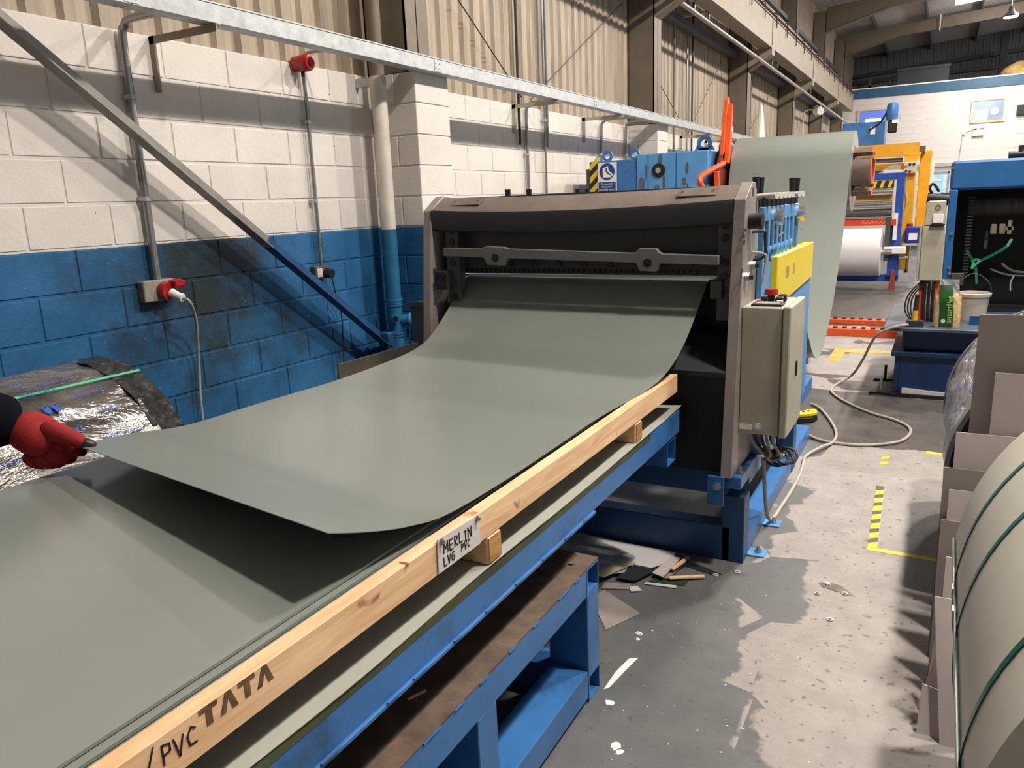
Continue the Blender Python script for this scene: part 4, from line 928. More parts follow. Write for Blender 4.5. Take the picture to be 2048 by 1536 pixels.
# ================================================================== WRAPPED COIL AT LEFT
def coil_body(t, cx, cz, r, y0, y1, bore, m, n=64, wrinkle=0.0, ends=True, name='coil_body', nu=14):
    b = B()
    def srf(u, v):
        a = 2 * math.pi * v; y = y0 + u * (y1 - y0)
        rr = r + wrinkle * (math.sin(a * 9 + u * 5) * math.sin(u * 17 + a * 2) + 0.6 * math.sin(a * 23 - u * 11))
        return (cx + rr * math.cos(a), y, cz + rr * math.sin(a))
    b.grid(srf, nu, n)
    o = b.build(name, m, t, smooth=True)
    return o
LCX, LCZ, LR = -3.2, 0.575, 0.55
t = thing('wrapped_coil', (LCX, 1.45, 0), 'steel coil in printed silver film with a black end band beside the wall', 'coil')
coil_body(t, LCX, LCZ, LR, 0.75, 1.95, 0.25, WRAP, 96, 0.006, name='silver_wrap', nu=30)
coil_body(t, LCX, LCZ, LR + 0.004, 1.925, 2.055, 0.25, BWRAP, 96, 0.004, name='black_end_band', nu=6)
B().ring((LCX, LCZ), 'y', 0.25, LR - 0.01, 0.76, 2.055, 64).build('steel_winding', GREYM, t)
sa = math.radians(66)
B().bar((LCX + (LR + 0.008) * math.cos(sa), 0.76, LCZ + (LR + 0.008) * math.sin(sa)), (LCX + (LR + 0.008) * math.cos(sa), 2.06, LCZ + (LR + 0.008) * math.sin(sa)), 0.014, 0.003, (math.cos(sa), 0, math.sin(sa))).build('mint_strap', MINT, t)
def cylmap(cx, cz, r, a0, y0, sgn=1):                   # reads along y, letter tops towards the foot of the coil
    return lambda x, y: (cx + r * math.cos(a0 + y / r), y0 + x, cz + r * math.sin(a0 + y / r)) if sgn > 0 else (cx + r * math.cos(a0 - y / r), y0 - x, cz + r * math.sin(a0 - y / r))
for tx, sz, ang, y_ in (('TATA STEEL', .026, 60, 1.79), ('TATA', .028, 57.7, 1.612), ('TATA', .032, 49.3, 1.80), ('TATA STEEL', .028, 37.3, 1.80), ('TATA STEEL', .026, 67, 1.62), ('TATA', .026, 76, 1.60),
                        ('TATA STEEL', .026, 38, 1.36), ('TATA STEEL', .026, 72, 1.72), ('TATA', .03, 44, 1.63), ('TATA STEEL', .026, 52, 1.42), ('TATA', .03, 26, 1.5), ('TATA STEEL', .028, 14, 1.70), ('TATA STEEL', .028, 12, 1.2), ('TATA', .03, 60, 1.1)):
    font_mesh(tx, sz, cylmap(LCX, LCZ, LR + 0.0125, math.radians(ang), y_, -1), 'printed_lettering', BLUEINK, t)
lg = B()                                                # oval emblem split by a flared stem
def oval(u0, u1): return [(0.030 * math.cos(a), 0.020 * math.sin(a)) for a in [u0 + (u1 - u0) * q / 10 for q in range(11)]]
mp = cylmap(LCX, LCZ, LR + 0.0125, math.radians(54.3), 1.612, -1)
for pts in (oval(math.radians(-70), math.radians(65)) + [(0.007, 0.008), (0.005, -0.014)], oval(math.radians(115), math.radians(250)) + [(-0.005, -0.014), (-0.007, 0.008)]):
    lg.add([mp(x, y) for x, y in pts], [tuple(range(len(pts)))])
lg.build('printed_emblem', BLUEINK, t)
B().box(LCX - 0.3, LCX + 0.3, 0.9, 1.0, 0, 0.05).build('chock', WOOD, t); B().box(LCX - 0.3, LCX + 0.3, 1.75, 1.85, 0, 0.05).build('chock', WOOD, t)

# ================================================================== RIGHT: CREAM COIL, WRAPPED COIL, OFFCUTS
CX, CZ, CR = 0.75, 0.65, 0.65
t = thing('cream_coil', (CX, 1.85, 0), 'large cream steel coil with dark green straps at the near right', 'coil')
B().ring((CX, CZ), 'y', 0.25, CR, 1.25, 2.45, 96).build('winding', CREAM, t, smooth=True)
for y_ in (1.44, 1.92, 2.21):
    B().ring((CX, CZ), 'y', CR, CR + 0.003, y_ - 0.010, y_ + 0.010, 96).build('strap', GREEN, t, smooth=True)
sa = math.radians(176)
B().bar((CX + (CR + .005) * math.cos(sa), 1.27, CZ + (CR + .005) * math.sin(sa)), (CX + (CR + .005) * math.cos(sa), 2.46, CZ + (CR + .005) * math.sin(sa)), 0.02, 0.003, (math.cos(sa), 0, math.sin(sa))).build('axial_strap', GREEN, t)
for y_ in (2.0, 2.12): B().box(CX + (CR + .004) * math.cos(sa) - 0.006, CX + (CR + .004) * math.cos(sa) + 0.002, y_, y_ + 0.03, CZ + 0.03, CZ + 0.055).build('strap_seal', CHROME, t)
RX, RZ, RR = 0.645, 0.565, 0.56
t = thing('film_wrapped_coil', (RX, 4.1, 0), 'film wrapped coil with a black end face behind the cream coil', 'coil')
coil_body(t, RX, RZ, RR, 3.55, 4.75, 0.25, wrap_material('crumpled_film', '7d7c7d', 'c2c0c2', rough=0.25, metal=0.5, bstr=1.0, sc=(7, 3, 7)), 96, 0.006, name='film_wrap', nu=30)
B().ring((RX, RZ), 'y', 0.25, RR - 0.01, 3.5, 4.74, 72).build('black_winding', BLACK, t, smooth=True)
B().ring((RX, RZ), 'y', RR - 0.012, RR + 0.006, 3.49, 3.56, 72).build('edge_ring', mat('grey_edge_ring', '6c6d70', rough=0.3), t, smooth=True)
B().ring((RX, RZ), 'y', RR, RR + 0.008, 4.70, 4.74, 72).build('far_edge_ring', MATS['grey_edge_ring'], t, smooth=True)
for ang, y_ in ((150, 3.75), (158, 4.1), (140, 4.2), (165, 3.85), (150, 4.5), (132, 3.8)):
    font_mesh('TATA', 0.05, (lambda a0, y0: lambda x, y: (RX + (RR + 0.0135) * math.cos(a0 - y / RR), y0 + x, RZ + (RR + 0.0135) * math.sin(a0 - y / RR)))(math.radians(ang), y_), 'printed_lettering', BLUEINK, t)
for q in (3.7, 4.5): B().box(RX - 0.3, RX + 0.3, q, q + 0.1, 0, 0.03).build('chock', WOOD, t)
# offcut panels leaning between the two coils: (left, right, bottom, top, y at foot, lean, material, label)
PANELS = [
    (0.150, 0.95, 0.0, 1.235, 3.36, 0.06, PANEL, 'tallest grey offcut panel standing in front of the film wrapped coil'),
    (0.215, 0.95, 0.0, 1.03, 3.28, 0.05, PANELLT, 'second tallest grey panel, its left edge set in from the tallest one'),
    (0.105, 0.40, 0.0, 0.80, 3.16, 0.12, PANELLT, 'narrow pale panel below the tallest grey panel, against the black coil face'),
    (0.072, 0.60, 0.0, 0.70, 3.00, 0.14, PANEL, 'mid height grey panel whose top left corner meets the black coil face'),
    (0.094, 0.55, 0.0, 0.63, 2.96, 0.14, PANELLT, 'pale panel lapping the mid height grey panel on its right'),
    (0.073, 0.50, 0.0, 0.57, 2.80, 0.14, PANEL, 'grey offcut panel one step below the mid height panel'),
    (0.096, 0.30, 0.0, 0.48, 2.70, 0.13, PANELLT, 'slim pale strip standing upright beside the cream coil'),
]
for x0, x1, z0, z1, y_, ln, m_, lab in PANELS:
    b = B(); v = [(x0 + 0.02 * 0, y_, z0), (x1, y_, z0), (x1, y_ + ln, z1), (x0, y_ + ln, z1)]
    b.add(v + [(p[0], p[1] + 0.004, p[2]) for p in v], [(0, 1, 2, 3), (7, 6, 5, 4), (0, 4, 5, 1), (1, 5, 6, 2), (2, 6, 7, 3), (3, 7, 4, 0)])
    tag(b.build('grey_offcut', m_, None), lab, 'panel', 'offcut panels leaning between the coils')
STRIPS = [([(0.115, 0.0), (0.20, 0.0), (0.125, 0.42), (0.068, 0.42)], 2.47, PANELLT, 'long pale strip leaning upright left of the cream coil, foot nearest the camera'),
          ([(0.045, 0.06), (0.115, 0.015), (0.155, 0.17), (0.09, 0.23)], 2.53, PANELLT, 'small pale offcut tilted behind the long strip'),
          ([(0.048, 0.0), (0.14, 0.0), (0.14, 0.13), (0.055, 0.145)], 2.50, PANELLT, 'small pale offcut at the foot of the fan, lowest at left'),
          ([(0.062, 0.03), (0.10, 0.0), (0.105, 0.33), (0.09, 0.33)], 2.60, PANEL, 'thin grey sliver peeping out left of the tilted offcut')]
for pts, y_, m_, lab in STRIPS:
    b = B(); ln = 0.17; v = [(x, y_ + ln * z / 0.42, z) for x, z in pts]
    b.add(v + [(p[0], p[1] + 0.003, p[2]) for p in v], [(0, 1, 2, 3), (7, 6, 5, 4), (0, 4, 5, 1), (1, 5, 6, 2), (2, 6, 7, 3), (3, 7, 4, 0)])
    tag(b.build('offcut_strip', m_, None), lab, 'strip', 'offcut strips fanned beside the cream coil')

# ================================================================== DECOILER WITH GREY-GREEN COIL
DX0, DX1, DY, DZ, DR = -2.09, -0.875, 9.25, 1.90, 0.42
t = thing('decoiler', (-2.9, 9.2, 0), 'blue decoiler housing with safety boot sign and lifting lugs by the wall', 'machine')
B().box(-3.66, -3.08, 8.62, 9.75, 0, 2.15).build('rear_housing', BLUE, t, bevel=0.01)
B().box(-3.08, -2.27, 8.60, 9.75, 0, 2.195).build('front_housing', BLUELT, t, bevel=0.01)
for x_, z_ in ((-3.49, 2.15), (-3.16, 2.15)):
    B().ring((x_, z_ + 0.06), 'y', 0.035, 0.062, 8.75, 8.78, 20).build('lifting_lug', BLUE, t)
for x_, y_ in ((-2.33, 8.66), (-2.33, 9.6)):
    lgm = B().ring((x_, 2.195 + 0.075), 'y', 0.04, 0.082, y_, y_ + 0.03, 24); lgm.prism([(x_ - 0.11, 2.195), (x_ + 0.11, 2.195), (x_ + 0.08, 2.25), (x_ + 0.05, 2.22), (x_ - 0.05, 2.22), (x_ - 0.08, 2.25)], 'y', y_, y_ + 0.03); lgm.build('lifting_lug', BLUE, t)
B().cyl((-2.82, 8.585, 2.01), (-2.82, 8.60, 2.01), 0.075, 24).build('bearing_cap', BLACK, t); B().cyl((-2.82, 8.575, 2.01), (-2.82, 8.585, 2.01), 0.03, 16).build('shaft_end', CHROME, t)
for x_ in (-2.94, -2.62): B().box(x_ - 0.003, x_ + 0.003, 8.596, 8.60, 1.4, 2.19).build('panel_seam', BLUEDK, t)
GR = mat('greasy_grey', '4b5660', rough=0.3, var=0.2)
for x_, z_, w_, h in ((-2.84, 1.80, .05, .08), (-2.80, 2.13, .03, .06), (-3.02, 1.84, .045, .12), (-2.97, 2.0, .015, .1), (-2.50, 2.02, .02, .07), (-2.53, 1.88, .035, .05), (-2.76, 1.87, .016, .12), (-2.49, 1.80, .02, .06)):
    b = B(); pts = [(x_ + w_ * math.cos(a) * random.uniform(.6, 1.1), z_ + h * math.sin(a) * random.uniform(.7, 1.1)) for a in [q * math.pi / 6 for q in range(12)]]
    b.prism(pts, 'y', 8.598, 8.6005).build('grease_patch', GR, t)
hz = B().box(-3.655, -3.55, 8.612, 8.619, 1.3, 2.14).build('hazard_strip', STRIPY, t)
for q in range(6):
    z0 = 1.34 + q * 0.14; B().prism([(-3.653, z0), (-3.552, z0 + 0.1), (-3.552, z0 + 0.17), (-3.653, z0 + 0.07)], 'y', 8.608, 8.612).build('yellow_stripe', HAZY, hz)
sx0, sx1, sz0, sz1 = -3.55, -3.32, 1.80, 2.13
sg = B().box(sx0, sx1, 8.600, 8.612, sz0, sz1).build('safety_sign', WHITE, t)
B().cyl((-3.435, 8.597, 2.03), (-3.435, 8.600, 2.03), 0.093, 32).build('blue_disc', NAVYSIGN, sg)
B().box(sx0 + 0.01, sx1 - 0.01, 8.597, 8.600, sz0 + 0.008, sz0 + 0.115).build('blue_panel', NAVYSIGN, sg)
bo = B().prism([(-3.485, 2.07), (-3.455, 2.075), (-3.45, 2.03), (-3.435, 2.01), (-3.39, 1.985), (-3.38, 1.965), (-3.485, 1.965)], 'y', 8.594, 8.597)
bo.prism([(-3.455, 2.085), (-3.42, 2.09), (-3.415, 2.045), (-3.40, 2.03), (-3.362, 1.998), (-3.362, 1.98), (-3.375, 1.98), (-3.40, 2.01), (-3.432, 2.03), (-3.432, 2.075), (-3.45, 2.072)], 'y', 8.594, 8.597); bo.build('boot_symbol', WHITE, sg)
for i, tx in enumerate(('Protective', 'footwear', 'must be worn')): font_mesh(tx, 0.034, plane_map((-3.435, 8.5955, 1.882 - i * 0.032), (1, 0, 0), (0, 0, 1)), 'lettering', WHITE, sg)
sb = B().box(-3.70, -3.66, 8.62, 8.9, 1.2, 2.07).build('side_box', GREYM, t)
# coil on its mandrel
c = thing('decoiled_coil', (-1.5, DY, DZ), 'grey-green coil on the decoiler, its strip hanging in a deep loop', 'coil')
B().ring((DY, DZ), 'x', 0.26, DR - 0.004, DX0, DX1, 72).build('winding', SHEET, c, smooth=True)
def strip(u, v):
    x = DX0 + u * (DX1 - DX0)
    P = [(DY + 0.10, DZ + DR * 0.97), (DY - 0.05, DZ + DR + 0.002), (DY - 0.22, DZ + DR * 0.86), (DY - 0.36, DZ + 0.22), (DY - 0.43, DZ), (DY - 0.55, 1.55), (DY - 0.80, 1.15), (DY - 1.15, 0.76), (DY - 1.55, 0.45), (DY - 1.99, 0.29), (DY - 2.4, 0.36), (DY - 2.8, 0.60), (DY - 3.2, 0.92), (DY - 3.6, 1.2), (DY - 3.9, 1.32), (DY - 4.2, 1.338), (DY - 5.4, 1.34)]
    p = spl([(0, a, b_) for a, b_ in P], v); return (x, p[1], p[2])
B().grid(strip, 4, 100, (0, 0.002, 0.002)).build('hanging_strip', SHEET, c, smooth=True)
for a0, a1, rr in ((60, 130, .25), (150, 215, .25), (235, 300, .25), (-40, 40, .25)):
    pts = [(DY + rr * math.cos(math.radians(a)), DZ + rr * math.sin(math.radians(a))) for a in [a0 + (a1 - a0) * q / 6 for q in range(7)]] + [(DY + (rr - .05) * math.cos(math.radians(a)), DZ + (rr - .05) * math.sin(math.radians(a))) for a in [a1 - (a1 - a0) * q / 6 for q in range(7)]]
    sg_ = B().prism(pts, 'x', -2.25, -0.70).build('mandrel_segment', mat('brown_mandrel_steel', '6a5a50', rough=0.4, metal=0.3, var=0.15), t, smooth=True)
    pts2 = [(y_, z_) for y_, z_ in pts]
    B().prism(pts2, 'x', -0.70, -0.688).build('orange_end', ORANGE, sg_)
B().cyl((-2.27, DY, DZ), (-0.8, DY, DZ), 0.1, 20).build('mandrel_shaft', DARKM, t, smooth=True)
B().ring((DY, DZ), 'x', 0.20, 0.40, -2.26, -2.20, 40).build('flange', BLUEDK, t)
# orange coil keeper arm
k_ = thing('keeper_arm', (-2.15, 8.6, 1.9), 'orange coil keeper arm standing up left of the coil', 'arm')
B().prism([(8.74, 2.10), (8.98, 2.10), (9.02, 2.70), (8.98, 2.76), (8.92, 2.72)], 'x', -2.19, -2.15).build('upright_blade', ORANGE, k_, bevel=0.004)
B().prism([(8.80, 2.05), (8.92, 2.05), (8.97, 2.66), (8.93, 2.68)], 'x', -2.15, -2.10).build('inner_blade', ORANGE, k_, bevel=0.004)
B().box(-2.16, -2.095, 8.90, 8.96, 2.38, 2.44).build('white_band', WHITE, k_)
B().tube([(-2.14, 8.75, 2.05), (-2.22, 8.35, 1.95), (-2.25, 8.2, 1.88), (-2.20, 8.3, 1.75), (-2.12, 8.7, 1.66)], 0.03, 8, 3).build('hooked_bar', ORANGE, k_, smooth=True)
B().bar((-2.14, 8.45, 1.96), (-2.14, 8.5, 1.70), 0.03, 0.05, (1, 0, 0)).build('link', ORANGE, k_)
B().ring((DY - 0.35, DZ - 0.05), 'x', 0.0, 0.33, -2.185, -2.15, 24).build('arm_plate', mat('dark_red_plate', '6e2418', rough=0.5), k_)
t2 = tag(B().box(-1.16, -1.10, 8.2, 8.32, 0, 0.42).build('blue_post', BLUELT, None, bevel=0.004), 'short pale blue steel post standing right behind the hanging strip', 'post')

# orange floor rails
for y_, lab in ((9.95, 'nearer orange toothed rail lying across the aisle floor'), (10.9, 'farther orange rail lying across the aisle floor')):
    t = thing('floor_rail', (-0.8, y_, 0), lab, 'rail')
    B().box(-2.6, -0.25, y_, y_ + 0.12, 0, 0.09 if y_ < 10.5 else 0.06).build('rail_body', ORANGE, t, bevel=0.004)
    tb = None
    for i in range(22):
        if tb is None: tb = B().box(-0.025, 0.025, -0.035, 0.035, 0, 0.025).build('tooth', mat('dark_teeth', '5b2416', rough=0.6), t); tb.location = (-2.525, y_ + 0.075, 0.085 if y_ < 10.5 else 0.055)
        else: share('tooth', tb, t, (-2.525 + i * 0.105, y_ + 0.075, 0.085 if y_ < 10.5 else 0.055))
# floor marking lines
t = thing('hazard_tape', (-0.2, 4.4, 0), 'worn yellow and black hazard tape stuck to the aisle floor', 'tape')
B().prism([(-0.207, 3.88), (-0.164, 3.88), (-0.186, 4.80), (-0.229, 4.80)], 'z', 0.0, 0.0012).build('black_tape', mat('worn_black_tape', '4a463b', rough=0.6, var=0.2), t)
for i in range(7):
    y_ = 3.87 + i * 0.128; x_ = -0.207 - 0.024 * (y_ - 3.88)
    B().prism([(x_, y_), (x_ + 0.043, y_ + 0.03), (x_ + 0.043, y_ + 0.105), (x_, y_ + 0.075)], 'z', 0.0012, 0.002).build('yellow_stripe', HAZY, t)
B().prism([(-0.207, 3.86), (0.30, 3.85), (0.30, 3.885), (-0.164, 3.90), (-0.164, 3.95), (-0.205, 3.95)], 'z', 0.0, 0.0014).build('yellow_leg', HAZY, t)
for y_ in (5.20, 5.32): B().prism([(-0.236, y_), (-0.19, y_ + 0.03), (-0.19, y_ + 0.09), (-0.236, y_ + 0.06)], 'z', 0.0, 0.0014).build('yellow_stripe', HAZY, t)
B().prism([(0.0, 5.55), (0.35, 5.5), (0.35, 5.56), (0.02, 5.60)], 'z', 0.0, 0.0014).build('yellow_scrap', HAZY, t)
AMBL = mat('amber_floor_paint', 'c99a2a', rough=0.6, var=0.12, dirt='7f7a70', dirt_at=(0.55, 0.7), dirt_scale=8)
tag(B().prism([(-0.95, 8.42), (-0.83, 8.42), (-0.83, 8.95), (-0.3, 8.98), (-0.3, 9.14), (-0.95, 9.14)], 'z', 0.0, 0.0014).build('floor_line', AMBL, None), 'amber painted corner line on the floor behind the hanging strip', 'line')

# ================================================================== BLUE STAND, MACHINE AND WHAT STANDS ON IT
t = thing('blue_plinth', (0.3, 7.5, 0), 'dark blue welded plinth with a flat top ledge at the right of the aisle', 'plinth')
PB = mat('deep_blue_paint', '10305a', rough=0.4, var=0.1, dirt='101c28', dirt_at=(0.55, 0.75))
B().box(-0.27, 1.1, 7.12, 8.4, 0.03, 0.345).build('lower_box', PB, t, bevel=0.006)
B().box(-0.21, 1.1, 7.18, 8.4, 0.385, 0.57).build('upper_box', PB, t, bevel=0.006)
B().box(-0.30, 1.1, 7.08, 8.45, 0.345, 0.385).build('flange', PB, t, bevel=0.005)
B().box(-0.37, 1.1, 7.0, 8.5, 0.57, 0.60).build('top_ledge', mat('scuffed_blue_grey', '3c4a58', rough=0.45, var=0.15, dirt='23282d'), t, bevel=0.005)
for z0, z1 in ((0.03, 0.345), (0.385, 0.57)): B().box(-0.225, -0.21, 7.105, 7.12 if z0 < .1 else 7.18, z0, z1).build('rib', PB, t)
B().box(-0.29, 1.1, 7.06, 8.4, 0.0, 0.03).build('sole_plate', BLACK, t)
B().prism([(-0.2, 0.031), (0.35, 0.031), (0.35, 0.07), (0.1, 0.055), (-0.2, 0.075)], 'y', 7.085, 7.12).build('white_grout', mat('grout', 'cfc8bf', rough=0.9, var=0.2, bump=0.3), t)
for x_, y_ in ((-0.36, 7.15), (-0.36, 7.7)):
    lug = B().box(x_ - 0.09, x_ + 0.08, y_ - 0.05, y_ + 0.05, 0, 0.02).build('anchor_lug', BLACK, t); B().cyl((x_, y_, 0.02), (x_, y_, 0.14), 0.012, 8).build('anchor_stud', CHROME if y_ < 7.5 else BLACK, lug)
B().box(0.25, 0.9, 7.3, 7.32, 0.60, 0.67).build('upstand', BLUEDK, t)

PRESSB = mat('press_blue_paint', '22588c', rough=0.4, var=0.06, dirt='1c3d5c', dirt_at=(0.6, 0.8))
t = thing('blue_press', (0.6, 8.4, 0), 'big blue machine frame with an open dark front at the right edge', 'machine')
B().box(0.03, 1.7, 8.0, 9.2, 1.675, 1.925).build('top_beam', PRESSB, t, bevel=0.02)
B().box(0.03, 0.095, 8.0, 9.2, 0.6, 1.68).build('left_post', PRESSB, t, bevel=0.006)
B().box(1.6, 1.7, 8.0, 9.2, 0.6, 1.68).build('right_post', PRESSB, t, bevel=0.006)
B().box(0.095, 1.6, 8.9, 9.0, 0.6, 1.68).build('dark_back', BLACK, t)
B().box(0.03, 1.7, 8.1, 9.2, 0.6, 0.64).build('bed', BLACK, t)
B().cyl((0.2, 8.45, 1.52), (1.5, 8.45, 1.52), 0.085, 20).build('dusty_roll', mat('dusty_dark_roll', '4a443f', rough=0.6, var=0.3, scale=4, stretch=(8, 1, 1)), t, smooth=True)
for i in range(26): B().box(0.19, 0.235, 8.25, 8.28, 0.90 + i * 0.028, 0.912 + i * 0.028).build('chain_link', GREYM, t)
VAL = mat('valve_beige', '8f8672', rough=0.5)
for x_ in (0.40, 0.465): B().box(x_ - 0.024, x_ + 0.024, 8.2, 8.24, 1.28, 1.37).build('valve_block', VAL, t, bevel=0.008)
vb = B().box(0.505, 0.535, 8.2, 8.24, 1.28, 1.40); vb.box(0.49, 0.55, 8.2, 8.24, 1.315, 1.345); vb.build('valve_block', VAL, t)
B().box(0.335, 0.365, 8.2, 8.22, 1.15, 1.24).build('sensor', GREYM, t, bevel=0.004)
B().cyl((0.35, 8.2, 1.24), (0.35, 8.2, 1.31), 0.015, 8).build('sensor_head', DARKM, t)
B().tube([(0.40, 8.1, 0.98), (0.47, 8.08, 0.95), (0.55, 8.08, 0.93), (0.66, 8.08, 0.925), (0.8, 8.08, 0.93)], 0.012, 8).build('hose', DKCABLE, t, smooth=True)
B().tube([(0.48, 8.1, 1.03), (0.54, 8.08, 0.98), (0.62, 8.08, 0.955), (0.8, 8.08, 0.95)], 0.014, 8).build('hose', DKCABLE, t, smooth=True)
B().tube([(0.58, 8.05, 0.93), (0.56, 8.05, 0.87), (0.565, 8.05, 0.80)], 0.006, 6).build('hose', CABLEM, t, smooth=True)
B().box(0.10, 0.20, 8.02, 8.06, 0.84, 0.95).build('junction_box', GREYM, t, bevel=0.004)
for x_, z_ in ((0.045, 1.87), (0.075, 1.30), (0.078, 1.0), (0.085, 0.95)): B().cyl((x_, 7.985, z_), (x_, 8.0, z_), 0.014, 8).build('bolt_head', CHROME, t)
bl = B()
for i in range(8): bl.cyl((0.45 + i * 0.05, 8.1, 1.955), (0.5 + i * 0.05, 8.1, 1.955), 0.03 if i % 2 else 0.035, 10)
bl.build('cable_bundle', BLACK, t, smooth=True); B().box(0.52, 0.58, 8.08, 8.14, 1.98, 2.03).build('motor_cap', BLACK, t)
B().cyl((-0.14, 8.0, 1.62), (0.03, 8.0, 1.60), 0.055, 14).build('side_motor', BLACK, t, smooth=True)
B().tube([(-0.10, 7.98, 1.65), (-0.125, 7.95, 1.70), (-0.10, 7.95, 1.74), (-0.05, 7.96, 1.67)], 0.011, 8).build('side_hose', BLACK, t, smooth=True)
# green strap tied across the opening
t2 = thing('tied_strap', (0.28, 7.9, 1.1), 'dark green plastic strap knotted across the dark machine opening', 'strap')
def ribbon(pts, w_): 
    b = B(); 
    for p, q in zip(pts[:-1], pts[1:]): b.bar(p, q, w_, 0.002, (0.2, 1, 0.1))
    return b
ribbon([(0.30, 7.95, 1.06), (0.37, 7.95, 1.10), (0.45, 7.95, 1.15), (0.50, 7.96, 1.19), (0.53, 7.98, 1.25)], 0.022).build('long_tail', GREEN, t2)
ribbon([(0.20, 7.95, 1.16), (0.25, 7.95, 1.08), (0.285, 7.95, 1.0), (0.30, 7.9, 0.87)], 0.02).build('vertical_tail', GREEN, t2)
ribbon([(0.245, 7.93, 1.06), (0.28, 7.92, 1.085), (0.31, 7.92, 1.07), (0.28, 7.92, 1.04), (0.25, 7.92, 1.0), (0.265, 7.93, 1.06)], 0.018).build('knot', mat('pale_green_strap', '3f9c80', rough=0.25), t2)
# electrical cabinet on its post
t = thing('tall_control_cabinet', (-0.06, 7.35, 0.6), 'tall narrow grimy beige cabinet on dark posts above the plinth', 'cabinet')
B().box(-0.145, 0.02, 7.30, 7.50, 0.955, 1.40).build('lower_cabinet', BEIGE, t, bevel=0.006)
B().box(-0.165, -0.148, 7.28, 7.50, 0.955, 1.41).build('cabinet_door', BEIGE, t, bevel=0.004)
B().prism([(-0.135, 1.405), (0.012, 1.405), (0.012, 1.60), (-0.115, 1.60), (-0.13, 1.585)], 'y', 7.31, 7.48).build('upper_box', BEIGE, t, bevel=0.006)
B().ring((-0.045, 1.55), 'y', 0.016, 0.022, 7.303, 7.31, 20).build('round_port', TAUPE, t)
B().box(-0.075, 0.0, 7.295, 7.309, 1.425, 1.50).build('white_plate', WHITE, t, bevel=0.003)
B().box(-0.09, 0.015, 7.27, 7.31, 1.405, 1.418).build('black_tray', BLACK, t)
for x0 in (-0.115, -0.005): B().box(x0 - 0.022, x0 + 0.022, 7.36, 7.44, 0.60, 0.955).build('orange_post', ORANGE, t)
for x0 in (-0.09, -0.06, -0.03): B().tube([(x0, 7.33, 0.955), (x0, 7.33, 0.78), (x0 + 0.01, 7.32, 0.61)], 0.014, 8).build('down_cable', BLACK, t, smooth=True)
for i in range(3):
    B().tube([(-0.04 - 0.03 * i, 7.34, 0.955), (-0.11 - 0.022 * i, 7.34, 0.91), (-0.175 - 0.02 * i, 7.33, 0.82), (-0.185 - 0.022 * i, 7.33, 0.70), (-0.15 - 0.012 * i, 7.33, 0.608)], 0.0065, 7).build('looped_cable', DKCABLE, t, smooth=True)
# club hammer
t = thing('club_hammer', (-0.14, 7.1, 0.6), 'club hammer standing on its head with a black and yellow handle', 'hammer')
B().prism([(-0.205, 0.605), (-0.195, 0.60), (-0.085, 0.60), (-0.075, 0.605), (-0.075, 0.65), (-0.085, 0.655), (-0.195, 0.655), (-0.205, 0.65)], 'y', 7.06, 7.12).build('hammer_head', DARKM, t, bevel=0.005)
B().box(-0.105, -0.074, 7.062, 7.118, 0.604, 0.651).build('bright_face', CHROME, t, bevel=0.005)
B().cyl((-0.145, 7.09, 0.655), (-0.143, 7.09, 0.735), 0.021, 12).build('yellow_handle', mat('handle_yellow', 'd6a52a', rough=0.35), t, smooth=True)
B().cyl((-0.143, 7.09, 0.735), (-0.138, 7.09, 0.865), 0.021, 12, 0.017).build('black_grip', RUBBER, t, smooth=True)
# bag of pellets
t = thing('pellet_bag', (0.09, 7.12, 0.6), 'green and clear plastic bag of pellets standing beside the hammer', 'bag')
def bag(u, v):
    a = 2 * math.pi * u; prof = [(0.095, 0.055), (0.098, 0.06), (0.096, 0.058), (0.09, 0.05), (0.075, 0.03), (0.06, 0.012), (0.07, 0.008)]
    hz_ = [0, 0.08, 0.18, 0.24, 0.30, 0.345, 0.385]
    i = min(int(v * 6), 5); f = v * 6 - i
    w_ = prof[i][0] * (1 - f) + prof[i + 1][0] * f; d_ = prof[i][1] * (1 - f) + prof[i + 1][1] * f; z = hz_[i] * (1 - f) + hz_[i + 1] * f
    c_, s_ = math.cos(a), math.sin(a)
    e = lambda q: math.copysign(abs(q) ** 0.6, q)
    return (0.085 + w_ * e(c_) + 0.006 * math.sin(z * 60 + a * 3) * (z > .2), 7.14 + d_ * e(s_) + 0.006 * math.sin(z * 45 + a * 5) * (z > .2), 0.601 + z)
b = B(); b.grid(lambda u, v: bag(u, v * 0.62), 40, 14); b.add([bag(q / 40, 0) for q in range(40)], [tuple(range(40))]); b.build('filled_bag', mat('pellet_fill', 'c9a878', rough=0.7, var=0.25, scale=60), t, smooth=True)
b = B(); b.grid(lambda u, v: bag(u, 0.58 + v * 0.42), 40, 14); b.build('clear_top', CLEARP, t, smooth=True)
def bagfront(x, z, out=0.002):
    v = max(0, min(1, 0)); hz_ = [0, 0.08, 0.18, 0.24, 0.30, 0.345, 0.385]; dp = [0.055, 0.06, 0.058, 0.05, 0.03, 0.012, 0.008]; wp = [0.095, 0.098, 0.096, 0.09, 0.075, 0.06, 0.07]
    i = max(k for k in range(6) if z >= hz_[k] or k == 0); f = (z - hz_[i]) / (hz_[i + 1] - hz_[i]); d_ = dp[i] * (1 - f) + dp[i + 1] * f; w_ = wp[i] * (1 - f) + wp[i + 1] * f
    q = min(0.999, abs(x) / w_); c_ = q ** (1 / 0.6); s_ = math.sqrt(max(0, 1 - c_ * c_)) ** 0.6
    return (0.085 + x, 7.14 - d_ * s_ - out - (0.008 if z > .2 else 0), 0.601 + z)
